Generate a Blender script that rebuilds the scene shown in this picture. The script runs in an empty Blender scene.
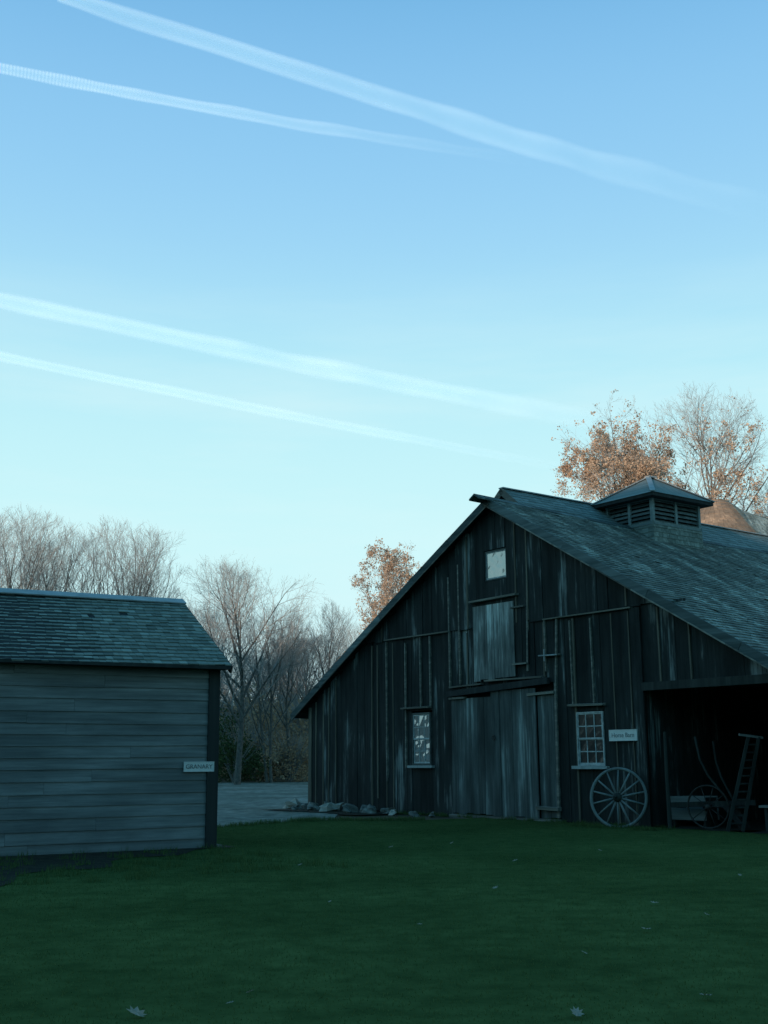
import bpy, math, random
from mathutils import Vector, Matrix, noise
R = math.radians
scene = bpy.context.scene
COL = scene.collection

# ------------------------------------------------------------------ camera
cam_d = bpy.data.cameras.new('camera'); cam = bpy.data.objects.new('camera', cam_d); COL.objects.link(cam)
scene.camera = cam
cam_d.sensor_fit = 'VERTICAL'; cam_d.sensor_height = 36.0
cam_d.lens = 36.0 * 1155.0 / 1024.0
cam_d.clip_start = 0.1; cam_d.clip_end = 60000
pitch = math.atan(245 / 1155.0)
cam.matrix_world = (Matrix.Translation((0, 0, 1.6)) @ Matrix.Rotation(R(90) + pitch, 4, 'X') @ Matrix.Rotation(R(-0.4), 4, 'Z'))
scene.render.resolution_x = 768; scene.render.resolution_y = 1024

# ------------------------------------------------------------------ sky, sun, exposure
SUN_AZ, SUN_EL = 212.0, 5.5          # compass-like: measured from +Y towards +X
world = bpy.data.worlds.new('World'); scene.world = world; world.use_nodes = True
nt = world.node_tree; N = nt.nodes; L = nt.links
for n_ in list(N): N.remove(n_)
out = N.new('ShaderNodeOutputWorld'); bg = N.new('ShaderNodeBackground'); bg.inputs['Strength'].default_value = 0.1
sky = N.new('ShaderNodeTexSky'); sky.sky_type = 'NISHITA'; sky.sun_disc = False
sky.sun_elevation = R(SUN_EL); sky.sun_rotation = R(SUN_AZ); sky.air_density = 1.0; sky.ozone_density = 2.0
tc = N.new('ShaderNodeTexCoord'); sep = N.new('ShaderNodeSeparateXYZ'); L.new(tc.outputs['Generated'], sep.inputs[0])
ramp = N.new('ShaderNodeValToRGB'); ramp.color_ramp.interpolation = 'B_SPLINE'
def s2l(c): return tuple(((v/255.)/12.92 if v/255. <= .04045 else (((v/255.)+.055)/1.055)**2.4) for v in c)
stops = [(0.0, (208, 240, 246)), (0.12, (210, 248, 251)), (0.22, (202, 246, 250)), (0.33, (182, 235, 248)), (0.42, (156, 212, 246)),
         (0.52, (138, 198, 240)), (0.60, (118, 182, 230)), (0.78, (70, 152, 196)), (1.0, (44, 124, 160))]
e = ramp.color_ramp.elements
while len(e) > 1: e.remove(e[-1])
e[0].position = 0.0; e[0].color = s2l(stops[0][1]) + (1,)
for p, c in stops[1:]:
    k = e.new(p); k.color = s2l(c) + (1,)
L.new(sep.outputs['Z'], ramp.inputs[0])
# the sky is darker away from the bright western horizon
mr = N.new('ShaderNodeMapRange'); mr.inputs['From Min'].default_value = -0.7; mr.inputs['From Max'].default_value = 0.75
mr.inputs['To Min'].default_value = 0.0; mr.inputs['To Max'].default_value = 1.0
L.new(sep.outputs['Y'], mr.inputs['Value'])
# thin cirrus
mp = N.new('ShaderNodeMapping'); mp.inputs['Scale'].default_value = (1.6, 1.6, 11); mp.inputs['Rotation'].default_value = (0, R(-7), 0); L.new(tc.outputs['Generated'], mp.inputs[0])
nz = N.new('ShaderNodeTexNoise'); nz.inputs['Scale'].default_value = 1.3; nz.inputs['Detail'].default_value = 5; nz.inputs['Roughness'].default_value = .6; L.new(mp.outputs[0], nz.inputs['Vector'])
nr = N.new('ShaderNodeMapRange'); nr.inputs['From Min'].default_value = 0.45; nr.inputs['From Max'].default_value = 0.8
nr.inputs['To Max'].default_value = 0.5; L.new(nz.outputs[0], nr.inputs['Value'])
mxc = N.new('ShaderNodeMix'); mxc.data_type = 'RGBA'; zl = N.new('ShaderNodeMapRange'); zl.inputs['From Min'].default_value = .42; zl.inputs['From Max'].default_value = .30; L.new(sep.outputs['Z'], zl.inputs['Value'])
zm = N.new('ShaderNodeMath'); zm.operation = 'MULTIPLY'; L.new(nr.outputs[0], zm.inputs[0]); L.new(zl.outputs[0], zm.inputs[1]); L.new(zm.outputs[0], mxc.inputs['Factor'])
L.new(ramp.outputs[0], mxc.inputs['A']); mxc.inputs['B'].default_value = (0.74, 0.94, 0.955, 1)
tn = N.new('ShaderNodeMix'); tn.data_type = 'RGBA'; L.new(mr.outputs[0], tn.inputs['Factor']); tn.inputs['A'].default_value = (.37, .63, .67, 1); tn.inputs['B'].default_value = (1, 1, 1, 1)
mul = N.new('ShaderNodeVectorMath'); mul.operation = 'MULTIPLY'; L.new(mxc.outputs['Result'], mul.inputs[0]); L.new(tn.outputs['Result'], mul.inputs[1])
sc10 = N.new('ShaderNodeVectorMath'); sc10.operation = 'SCALE'; sc10.inputs['Scale'].default_value = 10.5; L.new(mul.outputs[0], sc10.inputs[0])
mx = N.new('ShaderNodeMix'); mx.data_type = 'RGBA'; mx.inputs['Factor'].default_value = 0.95
L.new(sky.outputs[0], mx.inputs['A']); L.new(sc10.outputs[0], mx.inputs['B']); L.new(mx.outputs['Result'], bg.inputs['Color'])
L.new(bg.outputs[0], out.inputs[0])

sun_d = bpy.data.lights.new('sun', 'SUN'); sun = bpy.data.objects.new('sun', sun_d); COL.objects.link(sun)
sun_d.energy = 4.0; sun_d.angle = R(0.6); sun_d.color = (1.0, 0.82, 0.66)
sv = Vector((math.sin(R(SUN_AZ))*math.cos(R(SUN_EL)), math.cos(R(SUN_AZ))*math.cos(R(SUN_EL)), math.sin(R(SUN_EL))))
sun.rotation_euler = sv.to_track_quat('Z', 'Y').to_euler()
vs = scene.view_settings
vs.view_transform = 'Standard'; vs.look = 'None'; vs.exposure = 0.0; vs.gamma = 1.0; vs.use_curve_mapping = False
scene.cycles.transparent_max_bounces = 16

# ------------------------------------------------------------------ helpers
def tag(o, label=None, cat=None, group=None, kind=None):
    if label: o['label'] = label
    if cat: o['category'] = cat
    if group: o['group'] = group
    if kind: o['kind'] = kind
    return o
def empty(name, loc=(0, 0, 0), rz=0.0):
    o = bpy.data.objects.new(name, None); COL.objects.link(o); o.location = loc; o.rotation_euler = (0, 0, rz)
    o.empty_display_size = 0.3
    return o
def copy_tree(o, parent=None):
    c = o.copy(); COL.objects.link(c); c.parent = parent
    for ch in list(o.children): copy_tree(ch, c)
    return c
class MB:
    def __init__(s): s.v = []; s.f = []; s.mi = []; s.m = 0
    def add(s, vs_, fs):
        b = len(s.v); s.v.extend([tuple(p) for p in vs_])
        for f in fs: s.f.append(tuple(b + i for i in f)); s.mi.append(s.m)
    def hexa(s, p):  # 8 points: bottom ring 0-3, top ring 4-7
        s.add(p, [(0, 3, 2, 1), (4, 5, 6, 7), (0, 1, 5, 4), (1, 2, 6, 5), (2, 3, 7, 6), (3, 0, 4, 7)])
    def box(s, x0, x1, y0, y1, z0, z1, j=0.0, rnd=random):
        q = [(x0, y0, z0), (x1, y0, z0), (x1, y1, z0), (x0, y1, z0), (x0, y0, z1), (x1, y0, z1), (x1, y1, z1), (x0, y1, z1)]
        if j: q = [(a + rnd.uniform(-j, j), b + rnd.uniform(-j, j)*0.5, c + rnd.uniform(-j, j)) for a, b, c in q]
        s.hexa(q)
    def bar(s, a, b, w, t, up=(0, 0, 1), j=0.0):
        a = Vector(a); b = Vector(b); d = (b - a).normalized(); up = Vector(up)
        if abs(d.dot(up.normalized())) > .98: up = Vector((0, 1, 0))
        x = d.cross(up).normalized()*w/2; y = x.cross(d).normalized()*t/2
        def c(p): return [p - x - y, p + x - y, p + x + y, p - x + y]
        s.hexa(c(a) + c(b))
    def tube(s, pts, rad, n=6, cap=True):
        pts = [Vector(p) for p in pts]
        if not hasattr(rad, '__len__'): rad = [rad]*len(pts)
        b = len(s.v); ref = Vector((0.13, 0.31, 0.94))
        for i, p in enumerate(pts):
            d = (pts[min(i+1, len(pts)-1)] - pts[max(i-1, 0)])
            if d.length < 1e-9: d = Vector((0, 0, 1))
            d.normalize()
            if abs(d.dot(ref)) > .97: rf = Vector((1, 0, 0))
            else: rf = ref
            x = d.cross(rf).normalized(); y = d.cross(x)
            for k in range(n):
                a = 2*math.pi*k/n
                s.v.append(tuple(p + (x*math.cos(a) + y*math.sin(a))*rad[i]))
        for i in range(len(pts)-1):
            for k in range(n):
                s.f.append((b+i*n+k, b+i*n+(k+1) % n, b+(i+1)*n+(k+1) % n, b+(i+1)*n+k)); s.mi.append(s.m)
        if cap:
            s.f.append(tuple(b+k for k in range(n))[::-1]); s.mi.append(s.m)
            s.f.append(tuple(b+(len(pts)-1)*n+k for k in range(n))); s.mi.append(s.m)
    def torus(s, c, ax, ay, r, rr, n=32, m=8, flat=1.0):
        c = Vector(c); ax = Vector(ax); ay = Vector(ay); az = ax.cross(ay); b = len(s.v)
        for i in range(n):
            a = 2*math.pi*i/n; d = ax*math.cos(a) + ay*math.sin(a)
            for k in range(m):
                q = 2*math.pi*k/m
                s.v.append(tuple(c + d*(r + rr*math.cos(q)) + az*(rr*flat*math.sin(q))))
        for i in range(n):
            for k in range(m):
                s.f.append((b+i*m+k, b+((i+1) % n)*m+k, b+((i+1) % n)*m+(k+1) % m, b+i*m+(k+1) % m)); s.mi.append(s.m)
    def build(s, name, mat, parent=None, smooth=False):
        me = bpy.data.meshes.new(name); me.from_pydata(s.v, [], s.f)
        for m in (mat if isinstance(mat, (list, tuple)) else [mat]): me.materials.append(m)
        if any(s.mi): me.polygons.foreach_set('material_index', s.mi)
        if smooth: me.polygons.foreach_set('use_smooth', [True]*len(me.polygons))
        me.update(); o = bpy.data.objects.new(name, me); COL.objects.link(o)
        if parent is not None: o.parent = parent
        return o

def build_each(mb, name, mat, parent):      # every eight-point piece becomes a part of its own
    for i in range(0, len(mb.v), 8):
        q = MB(); q.hexa(mb.v[i:i+8]); q.build(name, mat, parent)

# ------------------------------------------------------------------ materials
def newmat(name):
    m = bpy.data.materials.new(name); m.use_nodes = True; t = m.node_tree
    return m, t, t.nodes, t.links, t.nodes['Principled BSDF']
def wood(name, dark, light, axis='Z', bump=0.25, streak=0.5, rough=0.9, island=0.7, warm=None, mid=.5, midk=.32, blotch=0.0):
    """weathered boards: grain stretched along one axis, tone differs board by board"""
    m, t, n, l, p = newmat(name)
    tc = n.new('ShaderNodeTexCoord'); mp = n.new('ShaderNodeMapping')
    sc = {'Z': (22, 22, 0.9), 'X': (0.9, 22, 22), 'Y': (22, 0.9, 22)}[axis]
    mp.inputs['Scale'].default_value = sc; l.new(tc.outputs['Object'], mp.inputs[0])
    geo = n.new('ShaderNodeNewGeometry')
    sh = n.new('ShaderNodeVectorMath'); sh.operation = 'SCALE'; sh.inputs['Scale'].default_value = 40
    cmb = n.new('ShaderNodeCombineXYZ')
    for i in range(3): l.new(geo.outputs['Random Per Island'], cmb.inputs[i])
    l.new(cmb.outputs[0], sh.inputs[0])
    ad = n.new('ShaderNodeVectorMath'); l.new(mp.outputs[0], ad.inputs[0]); l.new(sh.outputs[0], ad.inputs[1])
    nz = n.new('ShaderNodeTexNoise'); nz.inputs['Scale'].default_value = 1.0; nz.inputs['Detail'].default_value = 5; nz.inputs['Roughness'].default_value = .65
    l.new(ad.outputs[0], nz.inputs['Vector'])
    mp2 = n.new('ShaderNodeMapping'); mp2.inputs['Scale'].default_value = tuple(v*0.16 for v in sc); l.new(tc.outputs['Object'], mp2.inputs[0])
    ad2 = n.new('ShaderNodeVectorMath'); l.new(mp2.outputs[0], ad2.inputs[0]); l.new(sh.outputs[0], ad2.inputs[1])
    nb = n.new('ShaderNodeTexNoise'); nb.inputs['Scale'].default_value = 2.0; nb.inputs['Detail'].default_value = 3
    l.new(ad2.outputs[0], nb.inputs['Vector'])
    a = n.new('ShaderNodeMath'); a.operation = 'MULTIPLY'; a.inputs[1].default_value = streak; l.new(nz.outputs[0], a.inputs[0])
    b = n.new('ShaderNodeMath'); b.operation = 'MULTIPLY_ADD'; b.inputs[1].default_value = island; l.new(geo.outputs['Random Per Island'], b.inputs[0]); l.new(a.outputs[0], b.inputs[2])
    c = n.new('ShaderNodeMath'); c.operation = 'MULTIPLY_ADD'; c.inputs[1].default_value = 1.5; l.new(nb.outputs[0], c.inputs[0]); l.new(b.outputs[0], c.inputs[2])
    mr = n.new('ShaderNodeMapRange'); mr.inputs['From Min'].default_value = 0.75 + island*.35; mr.inputs['From Max'].default_value = 1.25 + streak*.6 + island*.75
    mr.clamp = True; l.new(c.outputs[0], mr.inputs['Value'])
    rp = n.new('ShaderNodeValToRGB'); rp.color_ramp.elements[0].color = dark + (1,); rp.color_ramp.elements[1].color = light + (1,)
    md = rp.color_ramp.elements.new(mid); md.color = tuple(d*(1-midk) + q*midk for d, q in zip(dark, warm or light)) + (1,)
    fac = mr.outputs[0]
    if blotch:      # weather-bleached and damp patches that run across neighbouring boards
        mp3 = n.new('ShaderNodeMapping'); mp3.inputs['Scale'].default_value = tuple(.22 if v < 2 else .8 for v in sc); l.new(tc.outputs['Object'], mp3.inputs[0])
        n3 = n.new('ShaderNodeTexNoise'); n3.inputs['Scale'].default_value = 1.6; n3.inputs['Detail'].default_value = 5; n3.inputs['Roughness'].default_value = .6; l.new(mp3.outputs[0], n3.inputs['Vector'])
        r3 = n.new('ShaderNodeMapRange'); r3.inputs['From Min'].default_value = .36; r3.inputs['From Max'].default_value = .66; r3.inputs['To Min'].default_value = .35; r3.inputs['To Max'].default_value = blotch; l.new(n3.outputs[0], r3.inputs['Value'])
        q3 = n.new('ShaderNodeMath'); q3.operation = 'MULTIPLY'; l.new(fac, q3.inputs[0]); l.new(r3.outputs[0], q3.inputs[1]); fac = q3.outputs[0]
    l.new(fac, rp.inputs[0]); l.new(rp.outputs[0], p.inputs['Base Color'])
    p.inputs['Roughness'].default_value = rough; p.inputs['Specular IOR Level'].default_value = .25
    bp = n.new('ShaderNodeBump'); bp.inputs['Strength'].default_value = bump; bp.inputs['Distance'].default_value = 0.02
    l.new(nz.outputs[0], bp.inputs['Height']); l.new(bp.outputs[0], p.inputs['Normal'])
    return m
def mottled(name, c1, c2, scale=4.0, rough=.9, bump=.3, detail=6, c3=None, dist=.02, big=None, spec=.2, coord='Object'):
    m, t, n, l, p = newmat(name)
    tc = n.new('ShaderNodeTexCoord'); nz = n.new('ShaderNodeTexNoise'); nz.inputs['Scale'].default_value = scale; nz.inputs['Detail'].default_value = detail
    nz.inputs['Roughness'].default_value = .65
    l.new(tc.outputs[coord], nz.inputs['Vector'])
    rp = n.new('ShaderNodeValToRGB'); rp.color_ramp.elements[0].position = .32; rp.color_ramp.elements[1].position = .7
    rp.color_ramp.elements[0].color = c1 + (1,); rp.color_ramp.elements[1].color = c2 + (1,)
    if c3: k = rp.color_ramp.elements.new(.5); k.color = c3 + (1,)
    l.new(nz.outputs[0], rp.inputs[0]); col = rp.outputs[0]
    if big:
        n2 = n.new('ShaderNodeTexNoise'); n2.inputs['Scale'].default_value = big[0]; n2.inputs['Detail'].default_value = 4; l.new(tc.outputs[coord], n2.inputs['Vector'])
        m2 = n.new('ShaderNodeMapRange'); m2.inputs['From Min'].default_value = .35; m2.inputs['From Max'].default_value = .65; l.new(n2.outputs[0], m2.inputs['Value'])
        mx = n.new('ShaderNodeMix'); mx.data_type = 'RGBA'; l.new(m2.outputs[0], mx.inputs['Factor']); l.new(col, mx.inputs['A'])
        mu = n.new('ShaderNodeMix'); mu.data_type = 'RGBA'; mu.blend_type = 'MULTIPLY'; mu.inputs['Factor'].default_value = 1; l.new(col, mu.inputs['A']); mu.inputs['B'].default_value = big[1] + (1,)
        l.new(mu.outputs['Result'], mx.inputs['B']); col = mx.outputs['Result']
    l.new(col, p.inputs['Base Color']); p.inputs['Roughness'].default_value = rough; p.inputs['Specular IOR Level'].default_value = spec
    bp = n.new('ShaderNodeBump'); bp.inputs['Strength'].default_value = bump; bp.inputs['Distance'].default_value = dist
    l.new(nz.outputs[0], bp.inputs['Height']); l.new(bp.outputs[0], p.inputs['Normal'])
    return m
def islandmat(name, c1, c2, rough=.8, trans=0.0, spec=.2):
    m, t, n, l, p = newmat(name)
    geo = n.new('ShaderNodeNewGeometry'); rp = n.new('ShaderNodeValToRGB')
    rp.color_ramp.elements[0].color = c1 + (1,); rp.color_ramp.elements[1].color = c2 + (1,)
    l.new(geo.outputs['Random Per Island'], rp.inputs[0]); l.new(rp.outputs[0], p.inputs['Base Color'])
    p.inputs['Roughness'].default_value = rough; p.inputs['Specular IOR Level'].default_value = spec
    if trans:
        tr = n.new('ShaderNodeBsdfTranslucent'); l.new(rp.outputs[0], tr.inputs[0]); ms = n.new('ShaderNodeMixShader'); ms.inputs[0].default_value = trans
        l.new(p.outputs[0], ms.inputs[1]); l.new(tr.outputs[0], ms.inputs[2]); l.new(ms.outputs[0], n['Material Output'].inputs[0])
    return m
def glassmat(name, refl, base=(0.01, 0.012, 0.014), wave=.35, wscale=5):
    m, t, n, l, p = newmat(name)
    p.inputs['Base Color'].default_value = base + (1,); p.inputs['Roughness'].default_value = .3
    gl = n.new('ShaderNodeBsdfGlossy'); gl.inputs['Roughness'].default_value = .02; gl.inputs['Color'].default_value = (.9, .95, .95, 1)
    tc = n.new('ShaderNodeTexCoord'); nz = n.new('ShaderNodeTexNoise'); nz.inputs['Scale'].default_value = wscale; nz.inputs['Detail'].default_value = 1
    l.new(tc.outputs['Object'], nz.inputs['Vector'])
    bp = n.new('ShaderNodeBump'); bp.inputs['Strength'].default_value = wave; bp.inputs['Distance'].default_value = .06
    l.new(nz.outputs[0], bp.inputs['Height']); l.new(bp.outputs[0], gl.inputs['Normal'])
    ms = n.new('ShaderNodeMixShader'); ms.inputs[0].default_value = refl
    l.new(p.outputs[0], ms.inputs[1]); l.new(gl.outputs[0], ms.inputs[2]); l.new(ms.outputs[0], n['Material Output'].inputs[0])
    return m

M = {}
M['barn'] = wood('barn_boards', (.006, .008, .008), (.27, .31, .30), 'Z', warm=(.12, .14, .135), mid=.62, midk=.26, island=.45, streak=1.5, blotch=1.4)
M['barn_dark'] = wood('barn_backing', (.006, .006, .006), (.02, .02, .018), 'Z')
M['batten'] = wood('weathered_batten', (.008, .01, .009), (.42, .38, .30), 'Z', island=.7, streak=1.5, mid=.6)
M['door'] = wood('door_boards', (.014, .019, .019), (.34, .40, .39), 'Z', island=.4, streak=1.4, mid=.58, midk=.3, blotch=1.35)
M['loft'] = wood('loft_door_boards', (.02, .026, .026), (.7, .76, .72), 'Z', island=.3, streak=1.8, mid=.5, midk=.26, blotch=1.6)
M['trimX'] = wood('trim_boards', (.04, .045, .043), (.20, .22, .21), 'X')
M['ledge'] = wood('drip_ledge', (.05, .05, .045), (.45, .43, .37), 'X', streak=1.2)
M['fascia'] = wood('fascia_boards', (.035, .05, .05), (.24, .30, .30), 'X', streak=.9)
M['shingle'] = wood('roof_shingles', (.06, .078, .07), (.58, .64, .58), 'X', bump=.5, island=.5, streak=1.3, midk=.32, blotch=1.35)
M['shingle_smooth'] = wood('roof_old_shingles', (.16, .20, .195), (.33, .40, .40), 'X', bump=.3, island=.6)
M['metal'] = mottled('zinc_flashing', (.24, .27, .28), (.42, .46, .47), 3, rough=.55, bump=.1, spec=.5)
M['siding'] = wood('shed_siding', (.07, .082, .085), (.35, .385, .39), 'X', bump=.35, island=.14, streak=1.2, midk=.45, blotch=1.2)
M['shed_trim'] = wood('shed_corner_trim', (.02, .024, .024), (.07, .08, .08), 'Z')
M['shed_shingle'] = wood('shed_shingles', (.10, .125, .11), (.42, .48, .43), 'X', bump=.5, island=.5, streak=.9)
M['sash'] = mottled('white_sash_paint', (.26, .29, .29), (.62, .66, .65), 7, rough=.6)
M['sill'] = mottled('worn_sill_paint', (.25, .3, .3), (.42, .47, .47), 9, rough=.7)
M['glass_hi'] = glassmat('gable_window_glass', .34, (.10, .11, .11), .4, 4)
M['glass'] = glassmat('dark_window_glass', .025)
M['glass_l'] = glassmat('bright_window_glass', .32, (.17, .19, .20), .3, 3.5)
M['sign'] = mottled('sign_board_paint', (.72, .73, .70), (.84, .84, .80), 8, rough=.6)
M['sign_b'] = mottled('weathered_sign_paint', (.55, .58, .58), (.68, .70, .69), 8, rough=.7)
M['letters'] = mottled('sign_lettering', (.12, .13, .13), (.2, .21, .21), 30)
M['letters_g'] = mottled('faded_lettering', (.22, .23, .23), (.30, .31, .31), 30)
M['wheelwood'] = wood('wheel_wood', (.13, .15, .15), (.42, .46, .45), 'Z')
M['iron'] = mottled('rusty_iron', (.02, .02, .02), (.07, .06, .05), 14, rough=.7, spec=.4)
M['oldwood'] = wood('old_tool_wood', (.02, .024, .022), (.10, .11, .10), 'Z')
M['palewood'] = wood('pale_planks', (.16, .16, .15), (.42, .42, .39), 'X')
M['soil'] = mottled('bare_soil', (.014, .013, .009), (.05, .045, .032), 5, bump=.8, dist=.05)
M['stone'] = mottled('field_stone', (.06, .065, .06), (.32, .32, .29), 5, bump=.6, dist=.03)
M['stone_p'] = mottled('pale_stone', (.36, .32, .27), (.55, .50, .44), 5, bump=.6, dist=.03)
M['bark'] = mottled('grey_bark', (.06, .06, .055), (.22, .205, .185), 5, bump=.6)
M['twig'] = mottled('twigs', (.24, .235, .225), (.42, .41, .395), 2, bump=0)
M['leaf_o'] = islandmat('orange_leaves', (.34, .215, .14), (.86, .64, .46), trans=.35)
M['leaf_b'] = islandmat('russet_leaves', (.40, .28, .19), (.70, .50, .36), trans=.35)
M['leaf_g'] = islandmat('evergreen_leaves', (.03, .05, .018), (.09, .12, .045), trans=.2)
M['leaf_brush'] = islandmat('brown_brush_leaves', (.28, .19, .12), (.62, .44, .29), trans=.35)
M['grass'] = islandmat('grass_blades', (.074, .124, .044), (.108, .172, .064), trans=.4, rough=.9, spec=0.0)
M['fallen'] = islandmat('fallen_leaf', (.22, .20, .15), (.42, .38, .32), trans=.1)
M['lawn'] = mottled('lawn_turf', (.054, .09, .032), (.108, .158, .058), 3, bump=.2, dist=.03, c3=(.08, .122, .044), big=(.3, (.58, .64, .62)), spec=0.0)
M['gravel'] = mottled('gravel', (.10, .115, .10), (.42, .43, .38), 2.2, bump=1, dist=.08, detail=10, c3=(.23, .255, .225), big=(.25, (.5, .55, .5)))
M['field'] = mottled('rough_field', (.06, .055, .035), (.17, .13, .085), .9, bump=.7, dist=.1, detail=8)
M['hill'] = mottled('shade_hill', (.012, .016, .008), (.04, .04, .022), .12, bump=1, dist=2, detail=8)  # tone for the added hill that shades the yard
M['thatch'] = wood('brown_shake_roof', (.14, .11, .085), (.60, .40, .27), 'X', island=.5, bump=.6, streak=1.0, blotch=1.1)

# ------------------------------------------------------------------ frame of the barn (facade along local x, depth along local y)
G = Vector((4.8716, 28.560, 0)); D_ = Vector((0.59342, -0.80489, 0)); NN = Vector((0.80489, 0.59342, 0))
BRZ = math.atan2(-0.80489, 0.59342)
def W(s, u, z=0.0): v = G + D_*s + NN*u; return Vector((v.x, v.y, z))
SG = Vector((-3.157, 21.845, 0)); SD = Vector((.875, .484, 0)); SN = Vector((-.484, .875, 0)); SRZ = math.atan2(.484, .875)

# ------------------------------------------------------------------ ground
def gz(x, y):   # gentle unevenness of the lawn
    d = max(0.0, min(1.0, (24 - y)/8.0))
    return 0.05*d*noise.noise(Vector((x*.16, y*.16, 3)))
def sheet(name, x0, x1, y0, y1, nx, ny, zf, mat, inside=None):
    mb = MB(); idx = {}
    for j in range(ny+1):
        for i in range(nx+1):
            x = x0 + (x1-x0)*i/nx; y = y0 + (y1-y0)*j/ny
            idx[i, j] = len(mb.v); mb.v.append((x, y, zf(x, y)))
    for j in range(ny):
        for i in range(nx):
            mb.f.append((idx[i, j], idx[i+1, j], idx[i+1, j+1], idx[i, j+1])); mb.mi.append(0)
    return tag(mb.build(name, mat, smooth=True), kind='structure')
def shade_hill_bank_z(x, y):  # unseen hill behind the camera is added to shade the yard
    r = math.hypot(x, y); a = math.degrees(math.atan2(x, y)) % 360
    az_w = max(0.0, min(1.0, (a-120)/25.0))*max(0.0, min(1.0, (305-a)/25.0))
    t = max(0.0, min(1.0, (r-45)/48.0)); t = t*t*(3-2*t)
    h = 21.6 + 1.0*noise.noise(Vector((x*.03, y*.03, 1))) + .6*noise.noise(Vector((x*.15, y*.15, 5)))
    bank = 0.0
    if y > 80: bank = min(1.6, (y-80)*.045)*(1+.3*noise.noise(Vector((x*.08, y*.08, 2))))
    return -0.03 + az_w*t*h + max(0, bank)
sheet('ground', -420, 420, -160, 600, 168, 152, shade_hill_bank_z, M['field'])
# lawn: one polygon sheet whose far edge follows the drive and the barn
edge = [(-30, 18.0), (-16, 23.5), (-9, 26.2), (-5.6, 27.5), (-3.94, 28.1), (-2.9, 29.6), (-2.15, 30.9), (-0.6, 30.6), (0.55, 30.5), (1.6, 31.0), (2.6, 31.5),
        (4.75, 28.55), (6.4, 26.3), (9.0, 22.8), (14, 16.2), (20, 8)]
def edge_y(x):
    for (a, b), (c, d) in zip(edge, edge[1:]):
        if a <= x <= c: return b + (d-b)*(x-a)/(c-a)
    return 8
mb = MB(); nx, ny = 200, 60
for j in range(ny+1):
    for i in range(nx+1):
        x = -30 + 50*i/nx; ye = edge_y(x) + .22*noise.noise(Vector((x*1.3, 0, 0))) + .15*noise.noise(Vector((x*5.3, 4, 0))); y = -12 + (ye+12)*j/ny
        mb.v.append((x, y, gz(x, y) + .012))
for j in range(ny):
    for i in range(nx):
        a = j*(nx+1)+i; mb.f.append((a, a+1, a+nx+2, a+nx+1)); mb.mi.append(0)
tag(mb.build('lawn', M['lawn'], smooth=True), kind='structure')
# gravel drive beyond the lawn
sheet('gravel_yard', -60, -1.4, 22.5, 79, 60, 60, lambda x, y: -0.012 + .02*noise.noise(Vector((x*.2, y*.2, 7))) + .02*max(0, (y-76)/3), M['gravel'])
# bare soil beside the walls
def strip(name, pts, w, z, mat, taper=False):
    mb = MB(); rnd = random.Random(3)
    for (a, b) in zip(pts, pts[1:]):
        a = Vector(a); b = Vector(b); nseg = max(1, int((b-a).length/.25)); d = (b-a).normalized(); nrm = Vector((d.y, -d.x, 0))
        for i in range(nseg+1):
            p = a + (b-a)*i/nseg; ww = w*(1+.35*noise.noise(Vector((p.x*1.3, p.y*1.3, 9))))
            if taper: ww *= max(.12, min(1, (nseg-i)/20.0))*(1 + .2*noise.noise(Vector((p.x*5, p.y*5, 2))))
            for r_i in range(5): q = p + nrm*ww*r_i/4; mb.v.append((q.x, q.y, z + (gz(q.x, q.y) if taper else 0)))
            if i:
                k = len(mb.v)
                for r_i in range(4): mb.f.append((k-10+r_i, k-9+r_i, k-4+r_i, k-5+r_i)); mb.mi.append(0)
    return tag(mb.build(name, mat), kind='structure')
a = SG - SD*8.5 - SN*(-.3); b = SG + SD*.35 + SN*.3
strip('soil_strip', [a, b], 4.6, .024, M['soil'], True)
strip('soil_strip', [W(-12.5, .3), W(-7.3, .3)], 1.9, .008, M['soil'])

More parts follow.
